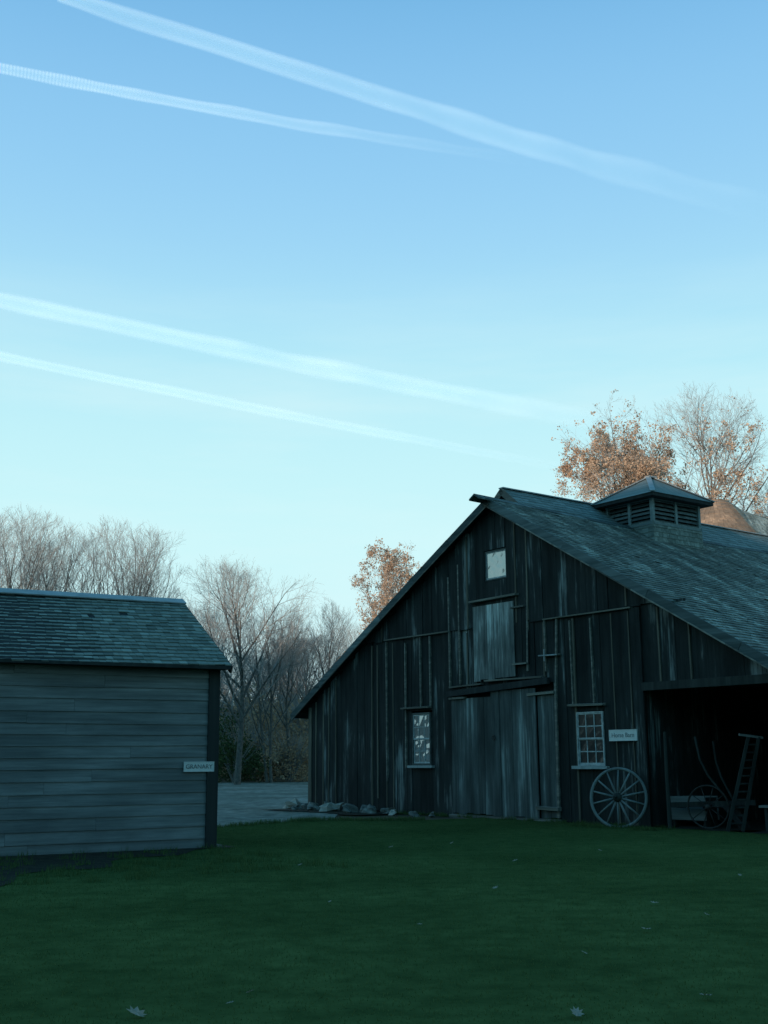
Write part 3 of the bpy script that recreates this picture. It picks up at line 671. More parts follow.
for P_ in (SP1, SP2):
    for a in (SLn+.0, -.03): mb.hexa([P_(a, 0, -.14), P_(a+.03, 0, -.14), P_(a+.03, sl, -.14), P_(a, sl, -.14), P_(a, 0, .0), P_(a+.03, 0, .0), P_(a+.03, sl, .0), P_(a, sl, .0)])
build_each(mb, 'rake_board', M['shed_trim'], sroof)
mb = MB()
for i in range(6): x = SL + i*1.65; mb.box(x, x+.5, -.02, .3, -.15, .04, .02)
build_each(mb, 'foundation_stone', M['stone'], shed)

# ------------------------------------------------------------------ signs
def text_mesh(txt, size, mat, parent, loc, name='lettering'):
    c = bpy.data.curves.new(name, 'FONT'); c.body = txt; c.size = size; c.align_x = 'CENTER'; c.align_y = 'CENTER'; c.extrude = .002
    t = bpy.data.objects.new(name, c); COL.objects.link(t); dg = bpy.context.evaluated_depsgraph_get(); dg.update()
    me = bpy.data.meshes.new_from_object(t.evaluated_get(dg)); bpy.data.objects.remove(t)
    me.materials.clear(); me.materials.append(M[mat]); o = bpy.data.objects.new(name, me); COL.objects.link(o); o.parent = parent
    o.rotation_euler = (R(90), 0, 0); o.location = loc; return o
def sign(loc, rz, w, h, txt, mat, lmat, label, size):
    e_ = empty('sign', loc, rz); tag(e_, label, 'sign')
    mb = MB(); mb.box(-w/2, w/2, -.03, -.005, -h/2, h/2); mb.build('board', M[mat], e_)
    mb = MB(); f = .016
    for (a, b, c, d) in ((-w/2, w/2, h/2-f, h/2), (-w/2, w/2, -h/2, -h/2+f), (-w/2, -w/2+f, -h/2+f, h/2-f), (w/2-f, w/2, -h/2+f, h/2-f)): mb.box(a, b, -.036, -.031, c, d)
    mb.build('border', M[mat], e_)
    text_mesh(txt, size, lmat, e_, (0, -.034, -.0)); return e_
p = W(1.27, -.075, 2.06); sign(p, BRZ, .86, .26, 'Horse Barn', 'sign', 'letters_g', 'small white sign with grey lettering on dark barn wall beside the small-paned window', .15)
p = SG + SD*(-.33) + Vector((0, 0, 1.45)) - SN*.035; sign(p, SRZ, .58, .18, 'GRANARY', 'sign_b', 'letters', 'small pale sign with dark capitals on the shed clapboards near the corner', .11)

# ------------------------------------------------------------------ wheels and tools by the open bay
def wheel_parts(root, r, ns, rr, hub, rimmat, spoke_r=.018, lift=0.0):
    mb = MB(); mb.torus((0, 0, r), (1, 0, 0), (0, 0, 1), r-rr, rr, 48, 8, 1.1); mb.build('rim', M[rimmat], root, True)
    mb = MB(); mb.torus((0, 0, r), (1, 0, 0), (0, 0, 1), r+.002, .007, 48, 6, 3.2); mb.build('iron_tyre', M['iron'], root, True)
    for k in range(ns):
        a = 2*math.pi*(k+.5)/ns + math.pi/2 + math.pi/ns; d = Vector((math.cos(a), 0, math.sin(a)))
        mb = MB(); mb.tube([Vector((0, -.05, r))+d*hub*.8, Vector((0, -.035, r))+d*r*.5, Vector((0, 0, r))+d*(r-rr)], [spoke_r*1.25, spoke_r*1.1, spoke_r*.9], 6); mb.build('spoke', M[rimmat], root, True)
    mb = MB(); mb.tube([(0, .13, r), (0, .1, r), (0, -.02, r), (0, -.12, r), (0, -.17, r)], [hub*.6, hub*.85, hub, hub*.75, hub*.5], 16); mb.tube([(0, -.17, r), (0, -.22, r)], [hub*.3, hub*.25], 10)
    mb.build('hub', M['oldwood'], root, True)
wl = empty('wagon_wheel', (0, 0, 0)); tag(wl, 'large wooden spoked wagon wheel leaning by the small-paned window', 'wagon wheel')
wheel_parts(wl, .69, 14, .036, .12, 'wheelwood', .021)
p = W(1.46, -.6, 0)
wl.location = (p.x, p.y, -.03); wl.rotation_euler = (R(-7), 0, BRZ + R(23))
# plough frame with its own wheel
def gp(px_x, y): return Vector((px_x, y, 0))
pl = empty('horse_plough', tuple(W(3.15, .55, 0)), BRZ + R(20)); tag(pl, 'old dark horse plough with two tall handles and iron wheel inside the open bay', 'plough')
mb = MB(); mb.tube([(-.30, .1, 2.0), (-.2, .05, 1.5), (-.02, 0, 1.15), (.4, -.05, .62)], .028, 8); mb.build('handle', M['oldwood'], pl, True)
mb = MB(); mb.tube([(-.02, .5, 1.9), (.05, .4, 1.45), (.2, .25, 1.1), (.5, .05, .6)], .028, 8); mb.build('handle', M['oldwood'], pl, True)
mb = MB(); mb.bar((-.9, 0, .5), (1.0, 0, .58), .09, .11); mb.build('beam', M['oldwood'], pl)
mb = MB(); mb.add([(.2, -.05, .55), (.65, -.22, .1), (.8, .05, .0), (.45, .12, .5), (.3, .0, .6), (.7, -.1, .15), (.83, .1, .03), (.5, .17, .52)], [(0, 1, 2, 3), (4, 7, 6, 5), (0, 4, 5, 1), (1, 5, 6, 2), (2, 6, 7, 3), (3, 7, 4, 0)]); mb.build('ploughshare', M['iron'], pl)
mb = MB(); mb.bar((.35, .02, .6), (.62, .02, .02), .05, .06); mb.build('standard', M['iron'], pl)
mb = MB(); mb.torus((-.0, -.18, .48), (1, 0, 0), (0, 0, 1), .455, .02, 40, 6, 2.0); mb.tube([(0, .1, .48), (0, -.26, .48)], .055, 10)
for k in range(10): a = 2*math.pi*k/10; mb.tube([(0, -.18, .48), (.45*math.cos(a), -.18, .48+.45*math.sin(a))], .011, 5)
mb.build('wheel', M['iron'], pl, True)
# ladder
a0 = W(4.02, .2, 0); b0 = W(4.36, .6, 1.97)
ld_ = empty('ladder', tuple(a0), 0); tag(ld_, 'narrow wooden ladder leaning inside the open bay with a crosspiece on top', 'ladder')
v = Vector(b0) - Vector(a0); side = Vector((1, .15, 0)).normalized()*.17
for sg in (-1, 1): mb = MB(); mb.bar(side*sg, v + side*sg*.7, .045, .07); mb.build('rail', M['oldwood'], ld_)
for k in range(1, 12): t = k/12; mb = MB(); w = 1-.3*t; mb.tube([v*t - side*w*1.15, v*t + side*w*1.3], .02, 6); mb.build('rung', M['oldwood'], ld_)
mb = MB(); mb.bar(v*.99 - side*1.9 + Vector((0, 0, .07)), v*.99 + side*1.3, .04, .05); mb.build('crosspiece', M['palewood'], ld_)
# slim post, low plank trough, bench
p = W(2.42, .02, 0); mb = MB(); mb.tube([(p.x, p.y, 0), (p.x-.01, p.y, 1.1), (p.x, p.y, 2.12)], [.05, .045, .04], 8)
tag(mb.build('post', M['oldwood']), 'slim grey upright post at the mouth of the open bay', 'post')
tr = empty('trough', tuple(W(2.42, .6, 0)), BRZ + R(5)); tag(tr, 'low pale plank feed trough just inside the open bay', 'trough')
for k, (z0, z1) in enumerate(((.16, .42), (.46, .68))):
    mb = MB(); mb.box(-.42, .5, 0, .03, z0, z1, .01); mb.build('front_plank', M['palewood'], tr)
    mb = MB(); mb.box(-.42, .5, .5, .53, z0, z1, .01); mb.build('rear_plank', M['palewood'], tr)
mb = MB(); mb.box(-.4, .48, .03, .5, .14, .17); mb.build('bottom', M['oldwood'], tr)
for x in (-.4, .42): mb = MB(); mb.box(x, x+.06, .031, .5, 0, .66); mb.build('end_board', M['oldwood'], tr)
bn = empty('bench', tuple(W(4.85, .5, 0)), BRZ + R(12)); tag(bn, 'low bench with a pale plank top at the right edge of the bay', 'bench')
mb = MB(); mb.box(-.3, .9, -.15, .17, .5, .55, .006); mb.build('seat', M['palewood'], bn)
for x in (-.2, .74): mb = MB(); mb.box(x, x+.06, -.1, .12, 0, .5); mb.build('leg', M['oldwood'], bn)
bd = empty('barrel', tuple(W(5.6, 2.0, 0)), 0); tag(bd, 'dim wooden barrel standing deep in the open bay', 'barrel')
mb = MB(); mb.tube([(0, 0, 0), (0, 0, .15), (0, 0, .5), (0, 0, .85), (0, 0, 1.0)], [.27, .31, .35, .31, .27], 20); mb.build('staves', M['palewood'], bd)
for z in (.14, .36, .66, .88): mb = MB(); mb.torus((0, 0, z), (1, 0, 0), (0, 1, 0), .31 + (.025 if .2 < z < .8 else 0), .012, 24, 4, 2.2); mb.build('hoop', M['iron'], bd)

# ------------------------------------------------------------------ foundation stones
def stone(seed, r, flat):
    rs = random.Random(seed); mb = MB(); nu, nv = 9, 6; b = 0
    for j in range(nv+1):
        th = math.pi*j/nv
        for i in range(nu):
            ph = 2*math.pi*i/nu; d = Vector((math.sin(th)*math.cos(ph), math.sin(th)*math.sin(ph), math.cos(th)))
            k = r*(.95 + .9*noise.noise(d*1.1 + Vector((seed*3.1, 0, 0))) + .35*noise.noise(d*3 + Vector((seed*1.1, 4, 0)))); mb.v.append((d.x*k*1.2, d.y*k*.8, d.z*k*flat))
    for j in range(nv):
        for i in range(nu): mb.f.append((j*nu+i, (j+1)*nu+i, (j+1)*nu+(i+1) % nu, j*nu+(i+1) % nu)); mb.mi.append(0)
    return mb
st = [(-12.55, -.55, .30, 'stone_p', 'pale tan stone standing at the far left barn corner'), (-12.0, -.45, .22, 'stone', None), (-11.75, -.85, .16, 'stone', None), (-11.3, -.5, .24, 'stone', None),
      (-10.9, -.9, .17, 'stone', None), (-10.5, -.5, .26, 'stone', None), (-10.0, -.75, .30, 'stone_p', 'widest pale stone in the row under the barn wall'), (-9.45, -.5, .2, 'stone', None),
      (-9.0, -.8, .27, 'stone', None), (-8.5, -.5, .22, 'stone', None), (-8.05, -.7, .24, 'stone', None), (-7.5, -.4, .2, 'stone', None), (-7.0, -.65, .14, 'stone_p', None), (-6.2, -.5, .13, 'stone', None), (-5.5, -.45, .12, 'stone', None),
      (-12.9, -.1, .22, 'stone', None), (-11.5, -1.15, .12, 'stone', None)]
ORD = ['first', 'second', 'third', 'fourth', 'fifth', 'sixth', 'seventh', 'eighth', 'ninth', 'tenth', 'eleventh', 'twelfth', 'thirteenth', 'fourteenth', 'fifteenth', 'sixteenth', 'seventeenth', 'eighteenth', 'nineteenth', 'twentieth']
st.sort(key=lambda v: v[0])
for i, (s_, u_, r0, m_, lb) in enumerate(st):
    o = stone(i+1, r0, .62).build('stone', M[m_], smooth=False); p = W(s_, u_, r0*.25); o.location = p; o.rotation_euler = (random.uniform(-.2, .2), random.uniform(-.2, .2), random.uniform(0, 3))
    tag(o, lb or ORD[i] + ' fieldstone from the left in the row against the barn foot', 'stone', 'fieldstones along the foot of the barn wall')
    if lb is None and m_ == 'stone_p': o['label'] = 'small pale stone on the lawn edge below the narrow barn window'

# ------------------------------------------------------------------ small round-ended outbuilding behind
def Wd(px, py, D): return Vector(((px-384)/1180.*D, D, 0))
ob = empty('outbuilding', (14.15, 48, 0), BRZ); tag(ob, 'tall brown outbuilding with a rounded hip roof peeping over the barn', 'outbuilding')
prof = [(0.0, 12.22), (.35, 12.14), (.75, 11.86), (1.1, 11.42), (1.5, 10.88), (2.1, 10.2), (3.0, 9.35)]
mb = MB(); nseg = 26
for j, (r0, z0) in enumerate(prof):
    for i in range(nseg+1):
        a = math.pi + math.pi*i/nseg        # rounded end faces local -y
        mb.v.append((r0*math.cos(a), r0*math.sin(a), z0))
for j in range(len(prof)-1):
    for i in range(nseg): b = j*(nseg+1)+i; mb.f.append((b, b+1, b+nseg+2, b+nseg+1)); mb.mi.append(0)
mb.m = 0
def pz(r):
    for (a, b), (c, d) in zip(prof, prof[1:]):
        if a <= r <= c: return b + (d-b)*(r-a)/(c-a)
    return prof[-1][1]
r_ = random.Random(71); r = .12
while r < 2.95:
    r1 = min(3.0, r + .17); a = math.pi
    while a < 2*math.pi:
        da = r_.uniform(.13, .26)/r1; a1 = min(2*math.pi, a+da); g = .006/r1; lf_ = r_.uniform(.03, .055); rr = r1 + r_.uniform(-.02, .03)
        q = []
        for (rad, zz) in ((rr, pz(min(3, rr))), (max(.02, r-.08), pz(max(.0, r-.08)) - .01)):
            for an, h in ((a+g, 0), (a1-g, 0), (a1-g, 1), (a+g, 1)): q.append((rad*math.cos(an), rad*math.sin(an), zz + (lf_*h if rad == rr else .012*h)))
        mb.hexa(q); a = a1
    r = r1
orf = mb.build('hip_end', M['thatch'], ob)
mb = MB()
for k in range(9):
    y = k*1.1; dz = -.42*(1-math.exp(-y*1.2)) - .02*y
    for sg in (-1, 1):
        pass
nrow = len(prof)*2-1
full = [(-r0, z0) for r0, z0 in prof[::-1]] + [(r0, z0) for r0, z0 in prof[1:]]
for k in range(10):
    y = k*1.1; dz = -.42*(1-math.exp(-y*1.2)) - .01*y
    for r0, z0 in full: mb.v.append((r0, y, z0 + dz))
for k in range(9):
    for i in range(nrow-1): b = k*nrow+i; mb.f.append((b, b+1, b+nrow+1, b+nrow)); mb.mi.append(0)
for sg in (-1, 1):
    r = .1
    while r < 2.95:
        r1 = r + .17; y = 0.0
        while y < 9.7:
            y1 = y + r_.uniform(.14, .3); dz = -.42*(1-math.exp(-y*1.2)) - .01*y; h = r_.uniform(.03, .05); rr = min(3.02, r1 + r_.uniform(-.02, .02)); rt = max(0, r-.06)
            mb.hexa([(sg*rr, y+.005, pz(min(3, rr))+dz), (sg*rr, y1-.005, pz(min(3, rr))+dz), (sg*rt, y1-.005, pz(rt)+dz), (sg*rt, y+.005, pz(rt)+dz),
                     (sg*rr, y+.005, pz(min(3, rr))+dz+h), (sg*rr, y1-.005, pz(min(3, rr))+dz+h), (sg*rt, y1-.005, pz(rt)+dz+.01), (sg*rt, y+.005, pz(rt)+dz+.01)])
            y = y1
        r = r1
mb.build('roof', M['shingle'], ob)
mb = MB(); pts = [(2.7*math.cos(math.pi + math.pi*i/14), 2.7*math.sin(math.pi+math.pi*i/14)) for i in range(15)] + [(2.7, 9.8), (-2.7, 9.8)]
n_ = len(pts); mb.add([(x, y, 0) for x, y in pts] + [(x, y, 9.4) for x, y in pts], [(i, (i+1) % n_, (i+1) % n_+n_, i+n_) for i in range(n_)]); mb.build('wall', M['oldwood'], ob)

# ------------------------------------------------------------------ trees
def make_tree(name, seed, H, spread=.4, nl=(18, 9, 7, 4), trunk_r=.2, clear=.25, up=.55, stems=1, leaf=None, twigr=.005, leaf_n=0, leaf_size=.1, leaf_zone=None, ang0=1.0, low=.42, shape=1.0, bend=1.0):
    """trunk, limbs and twigs that reach out to an uneven egg-shaped crown"""
    rs = random.Random(seed); tr_ = MB(); tw = MB(); lf = MB(); tips = []
    cz = H*(low + (1-low)*.52); rz = H - cz; rx = H*spread; sd = Vector((seed*1.7, 0, 0))
    def inside(p, k=1.0):
        q = Vector((p.x/rx, p.y/rx, (p.z-cz)/rz))
        if q.z < 0: q.z *= shape
        return q.length < k*(1 + .22*noise.noise(q.normalized()*1.6 + sd) + .18*noise.noise(q.normalized()*4.5 + sd))
    def reach(p, d, mx):
        l_ = .0; st = mx/10
        while l_ < mx and inside(p + d*(l_+st)): l_ += st
        return max(l_, mx*.06)
    def grow(p, d, ln, r, lvl):
        ns = (10, 6, 4, 3, 2)[lvl]; pts = [p.copy()]; rad = [r]; q = p.copy(); dd = d.copy()
        for i in range(ns):
            wob = (.03, .13, .17, .2, .22)[lvl]*bend
            dd = (dd + Vector((rs.gauss(0, wob), rs.gauss(0, wob), rs.gauss(0, wob*.5) + (.02, .10, .08, .07, .06)[lvl]*up*2))).normalized()
            if lvl == 0 and stems == 1: dd = (dd - Vector((q.x, q.y, 0))*.12).normalized()
            q = q + dd*(ln/ns); pts.append(q.copy()); rad.append(max(twigr*.6, r*(1-(i+1)/ns*(.84 if lvl else .9))))
        (tr_ if lvl < 2 else tw).tube(pts, rad, (8, 5, 3, 3, 3)[lvl], cap=False)
        if lvl >= len(nl): tips.append(pts[-1]); tips.append(pts[-2]); return
        n = nl[lvl]
        for k in range(n):
            t = (clear + (1-clear)*(k+rs.random())/n) if lvl == 0 else (.15 + .85*(k+rs.random())/n)
            t = min(.99, t); i = min(ns-1, int(t*ns)); f = t*ns - i; bp = pts[i].lerp(pts[i+1], f); br = rad[i]*(1-f) + rad[i+1]*f
            ax = (pts[i+1]-pts[i]).normalized(); a = k*2.4 + rs.uniform(-.6, .6)
            x = ax.orthogonal().normalized(); y = ax.cross(x); side = x*math.cos(a) + y*math.sin(a)
            ang = (rs.uniform(.45, .85) if lvl else rs.uniform(.55, .95)*(1.2-.5*t))*ang0
            nd = (ax*math.cos(ang) + side*math.sin(ang)).normalized()
            if lvl == 0: l2 = reach(bp, (nd + Vector((0, 0, .25*up))).normalized(), H*.75)*rs.uniform(.8, 1.02)
            else: l2 = reach(bp, nd, ln*(.62, .6, .55, .5)[lvl]*(1.2-.55*t))*rs.uniform(.75, 1.1)
            if l2 < .12: continue
            grow(bp, nd, l2, max(twigr, min(br*.75, r*(.42, .5, .5, .55)[lvl], l2*.03)), lvl+1)
    for s_ in range(stems):
        off = Vector((rs.uniform(-.25, .25), rs.uniform(-.25, .25), 0))*(0 if stems == 1 else 1)
        lean = Vector((rs.gauss(0, .02 if stems == 1 else .12), rs.gauss(0, .02 if stems == 1 else .12), 1)).normalized()
        grow(off + Vector((0, 0, -.1)), lean, H*rs.uniform(.78, .86), trunk_r*(1 if stems == 1 else .75), 0)
    root = empty(name)
    tr_.build('trunk', M['bark'], root, True)
    tw.build('crown', M['twig'], root)
    if leaf:
        done = 0
        for k in range(leaf_n*9):
            if done >= leaf_n: break
            if k % 7 == 0:
                p = tips[rs.randrange(len(tips))]; ok = not (leaf_zone and rs.random() > leaf_zone(p))
            if not ok: continue
            done += 1; c = p + Vector((rs.gauss(0, .10), rs.gauss(0, .10), rs.gauss(0, .10) - .05))
            a = Vector((rs.gauss(0, 1), rs.gauss(0, 1), rs.gauss(0, 1))).normalized(); b = a.orthogonal().normalized(); b = (b*math.cos(k) + a.cross(b)*math.sin(k))
            s1 = leaf_size*rs.uniform(.6, 1.3); s2 = s1*rs.uniform(.5, .8); q = a.cross(b)*s1*.18
            lf.add([c - b*s1, c + a*s2 + q, c + b*s1, c - a*s2 + q], [(0, 1, 2), (0, 2, 3)])
        lf.build('leaves', M[leaf], root)
    return root
A_ = make_tree('bare_tree', 101, 14.5, .43, nl=(18, 9, 8, 5), trunk_r=.22, clear=.22, up=.5, low=.2)
B_ = make_tree('bare_tree', 102, 14.0, .27, trunk_r=.18, clear=.2, up=.7, stems=2, nl=(12, 7, 6, 4), ang0=.75, low=.22)
C_ = make_tree('bare_tree', 103, 12.0, .25, trunk_r=.14, clear=.25, up=.7, ang0=.75, low=.25, nl=(18, 8, 6, 4))
F_ = make_tree('bare_tree', 104, 15.0, .36, trunk_r=.2, clear=.3, up=.6, stems=3, nl=(10, 6, 6, 4), ang0=.8, low=.3)
cl = lambda p, f, o: noise.noise(p*f + Vector((o, 1, 0)))
O1 = make_tree('oak_tree', 105, 21.6, .165, nl=(26, 9, 7, 5), trunk_r=.32, clear=.4, up=.3, low=.45, leaf='leaf_o', leaf_n=34000, leaf_size=.06, bend=1.3,
               leaf_zone=lambda p: max(0.02, min(1, (20.8-p.z)/3.2))*(1 if cl(p, .7, 3) > 0 else .1))
O2 = make_tree('maple_tree', 106, 21.4, .20, nl=(20, 9, 7, 4), trunk_r=.26, clear=.45, up=.6, low=.5, leaf='leaf_o', leaf_n=5000, leaf_size=.06,
               leaf_zone=lambda p: (.9 if cl(p, .6, 9) > .1 and 13 < p.z < 18.9 else .01))
K1 = make_tree('golden_tree', 107, 15.9, .19, nl=(20, 9, 7, 4), trunk_r=.2, clear=.2, up=.6, low=.05, leaf='leaf_b', leaf_n=17000, leaf_size=.065, leaf_zone=lambda p: 1 if cl(p, .8, 5) > -.15 else .12)
used = set()
def put(proto, x, y, sc, rz, label, cat='tree', group='trees behind the farm buildings', z=-.1, lean=0.0):
    if proto not in used: used.add(proto); o = proto
    else: o = copy_tree(proto)
    o.location = (x, y, z + (max(0, shade_hill_bank_z(x, y)) if y > 80 else 0)); o.scale = (sc, sc, sc); o.rotation_euler = (0, lean, rz); tag(o, label, cat, group); return o
def px(x_px, D): return (x_px-384)/1180.*D
# (prototype, pixel column, distance, scale, turn, label)
TREES = [
 (A_, 236, 74, 1.0, 0.3, 'broad bare tree just right of the shed roof end'),
 (B_, 268, 78, .86, 1.2, 'slender bare tree with twin stems in the gap between shed and barn'),
 (C_, 288, 80, .95, 2.2, 'thin bare tree close to the left eave of the barn'),
 (C_, 329, 82, 1.03, 4.0, 'bare tree rising behind the left slope of the barn roof'),
 (F_, 18, 84, 1.31, 0.0, 'tall bare tree over the left end of the shed ridge'),
 (B_, 56, 86, 1.34, 2.0, 'bare tree behind the middle of the shed ridge'),
 (F_, 106, 86, 1.27, 2.6, 'spreading bare tree behind the right half of the shed ridge'),
 (C_, 140, 88, 1.38, 1.0, 'thin bare tree above the right end of the shed ridge'),
 (B_, 182, 90, .80, 5.0, 'lower bare tree between the shed trees and the broad bare tree'),
 (A_, -30, 92, 1.36, 1.4, 'bare tree at the extreme left edge of the picture'),
 (F_, 205, 96, .92, 3.9, 'far bare tree half hidden by the broad bare tree'),
 (A_, 304, 98, .80, 2.4, 'small far bare tree seen low against the barn eave'),
 (B_, 352, 96, .86, 3.3, 'small far bare tree beside the golden tree'),
]
for pr, xp, D, sc, rz, lb in TREES: put(pr, px(xp, D), D, sc, rz, lb)
r_ = random.Random(77)
for i in range(8):
    xp = 212 + i*13 + r_.uniform(-2, 2); D = r_.uniform(100, 128)
    put(r_.choice([A_, B_, C_, F_]), px(xp, D), D, r_.uniform(.62, .85), r_.uniform(0, 6), ORD[i] + ' from the left of the distant bare trees between shed and barn', group='far wood beyond the gravel yard')
for i in range(4):
    xp = -40 + i*62 + r_.uniform(-8, 8); D = r_.uniform(104, 125)
    put(r_.choice([A_, B_, C_, F_]), px(xp, D), D, r_.uniform(.95, 1.15), r_.uniform(0, 6), ORD[i] + ' from the left of the distant bare trees far behind the shed', group='far wood behind the shed')
put(K1, px(386, 74), 74, .99, 1.0, 'narrow golden brown tree behind the left slope of the barn roof', lean=.02)
put(O1, px(634, 58), 58, .945, .6, 'leafy orange oak behind the barn cupola')
put(O2, px(724, 60), 60, .99, 2.0, 'mostly bare tree with a few orange leaves at the right of the cupola')
put(A_, px(800, 64), 64, 1.25, 3.0, 'bare tree at the extreme right edge of the picture')

# unseen wood added on the shade hill for reflections in the barn windows
r_ = random.Random(91); mb = MB()
for i in range(70):
    a_ = R(r_.uniform(-112, -58)); rr = r_.uniform(70, 92); x_, y_ = math.sin(a_)*rr, math.cos(a_)*rr; z_ = shade_hill_bank_z(x_, y_); h_ = r_.uniform(6, 11)
    mb.tube([(x_, y_, z_-.3), (x_+r_.uniform(-.3, .3), y_, z_+h_*.5), (x_, y_, z_+h_)], [.2, .12, .02], 5)
    for k in range(26):
        t_ = r_.uniform(.25, .98); q = r_.uniform(0, 6.28); l_ = h_*.34*(1.15-t_); p0 = Vector((x_, y_, z_+h_*t_))
        p1 = p0 + Vector((math.cos(q)*l_, math.sin(q)*l_, l_*.9)); mb.tube([p0, p1], [.05, .015], 3, cap=False)
        for kk in range(4):
            p2 = p0.lerp(p1, r_.uniform(.3, 1)); mb.tube([p2, p2 + Vector((r_.uniform(-.7, .7), r_.uniform(-.7, .7), r_.uniform(.2, 1)))], [.025, .01], 3, cap=False)
tag(mb.build('added_reflection_wood', M['bark']), 'unseen bare wood added for reflections in the barn windows', 'wood', kind='stuff')

# ------------------------------------------------------------------ shrubs at the wood's edge
def make_shrub(name, seed, w, h, mat, n, size, twigs=40):
    rs = random.Random(seed); root = empty(name); st_ = MB(); lf = MB()
    for k in range(twigs):
        a = rs.uniform(0, 6.28); b = rs.uniform(.1, .9); d = Vector((math.cos(a)*b*w, math.sin(a)*b*w*.8, h*rs.uniform(.5, 1.05)))
        st_.tube([(0, 0, -.05), d*.5 + Vector((0, 0, h*.1)), d], [.035, .02, .007], 4, cap=False)
    cl = [Vector((rs.gauss(0, .42)*w, rs.gauss(0, .36)*w, abs(rs.gauss(.42, .24))*h)) for _ in range(26)]
    for k in range(n):
        c0 = cl[k % len(cl)]; c = c0 + Vector((rs.gauss(0, .13)*w, rs.gauss(0, .13)*w, rs.gauss(0, .12)*h))
        if c.z < 0: continue
        a = Vector((rs.gauss(0, 1), rs.gauss(0, 1), rs.gauss(0, 1))).normalized(); b = a.orthogonal().normalized(); s1 = size*rs.uniform(.6, 1.3)
        lf.add([c-b*s1, c+a*s1*.6, c+b*s1, c-a*s1*.6], [(0, 1, 2, 3)])
    st_.build('stems', M['twig'], root); lf.build('leaves', M[mat], root); return root
G1 = make_shrub('evergreen_shrub', 1, 2.6, 3.4, 'leaf_g', 3200, .10); G2 = make_shrub('brush_shrub', 2, 2.4, 3.0, 'leaf_brush', 3400, .08, 170)
SH_ = [(G1, 232, 79, .9, 'dark evergreen shrub beside the shed corner at the wood edge'), (G1, 252, 82, .62, 'dark evergreen shrub in the middle of the gap'),
       (G2, 243, 84, 1.25, 'brown brush behind the evergreen shrubs'), (G2, 289, 81, 1.15, 'brown brush just left of the barn wall'),
       (G2, 266, 88, 1.4, 'tall brown brush in the middle of the gap'), (G2, 303, 90, 2.0, 'brown brush partly behind the barn corner'), (G1, 214, 86, 1.3, 'dark evergreen shrub mostly hidden by the shed'),
       (G2, 225, 92, 1.5, 'brown brush mostly hidden behind the shed corner')]
for pr, xp, D, sc, lb in SH_: put(pr, px(xp, D), D, sc, D*1.7, lb, 'shrub', 'shrubs at the wood edge', z=0)
for i in range(9):
    D = 100 + (i % 3)*8; put(G2, px(200 + i*16, D), D, 2.0, i*1.3, ORD[i] + ' from the left of the distant brown thickets between shed and barn', 'shrub', 'far thicket beyond the gravel yard', z=0)

# ------------------------------------------------------------------ grass
import numpy as np
rng = np.random.default_rng(4)
def blades(name, n, xs, ys, hmin, hmax, wmin, wmax, keep, mat, zoff=0.012):
    x = rng.uniform(*xs, n); y = rng.uniform(*ys, n); k = np.array([keep(a, b) for a, b in zip(x, y)]); x, y = x[k], y[k]; n = len(x)
    z = np.array([gz(a, b) for a, b in zip(x, y)]) + zoff
    h = rng.uniform(hmin, hmax, n); w = rng.uniform(wmin, wmax, n); a = rng.uniform(0, 2*np.pi, n); t = rng.uniform(0, .75, n)*h; ta = rng.uniform(0, 2*np.pi, n)
    v = np.empty((n, 3, 3)); cx, sx = np.cos(a)*w/2, np.sin(a)*w/2
    v[:, 0] = np.stack([x-cx, y-sx, z-.006], 1); v[:, 1] = np.stack([x+cx, y+sx, z-.006], 1); v[:, 2] = np.stack([x+np.cos(ta)*t, y+np.sin(ta)*t, z+h], 1)
    me = bpy.data.meshes.new(name); me.vertices.add(3*n); me.vertices.foreach_set('co', v.ravel()); me.loops.add(3*n); me.loops.foreach_set('vertex_index', np.arange(3*n, dtype=np.int32))
    me.polygons.add(n); me.polygons.foreach_set('loop_start', np.arange(0, 3*n, 3, dtype=np.int32)); me.polygons.foreach_set('loop_total', np.full(n, 3, dtype=np.int32))
    me.materials.append(M[mat]); me.update(calc_edges=True); o = bpy.data.objects.new(name, me); COL.objects.link(o); return tag(o, kind='stuff')
def inshed(x, y, m=.35):
    q = Vector((x, y, 0)) - SG; d_ = -q.dot(SN); e_ = -q.dot(SD)
    if e_ < -.1: return False
    if d_ < 0: return True
    lim = 3.9*max(.08, min(1, e_/5)) + 1.6*min(1, .3+e_/4)*noise.noise(Vector((x*1.6, y*1.6, 8)))
    return d_ < lim
def on_lawn(x, y):
    return y < edge_y(x) - .02 and abs(x) < y*.42 + 1.5 and not inshed(x, y)
g = blades('grass', 420000, (-12, 13), (5, 32), .008, .022, .008, .016, on_lawn, 'grass'); tag(g, 'short green lawn grass across the foreground', 'grass')
def weedy(x, y):
    q = Vector((x, y, 0)) - G; s_, u_ = q.dot(D_), q.dot(NN)
    return (-.35 > u_ > -1.25 and (.35 < s_ < 1.9 or 2.3 < s_ < 2.9) and noise.noise(Vector((x*2.5, y*2.5, 0))) > -.1)
def edgeweed(x, y):
    q = Vector((x, y, 0)) - G; s_, u_ = q.dot(D_), q.dot(NN)
    near_edge = abs(y - edge_y(x)) < .35 + .5*noise.noise(Vector((x*1.7, y*1.7, 3))) and x < 1
    foot = -.42 < u_ < -.06 and -8 < s_ < 0 and noise.noise(Vector((x*3, y*3, 3))) > .05
    d2 = Vector((x, y, 0)) - SG; e2, f2 = -d2.dot(SD), -d2.dot(SN)
    soil = e2 > -.3 and .02 < f2 < 5 and noise.noise(Vector((x*2.2, y*2.2, 6))) > .12 + .1*(1-f2/4) and (x*7919.0 + y*104729.0) % 1.0 < .5
    return near_edge or foot or soil or weedy(x, y)
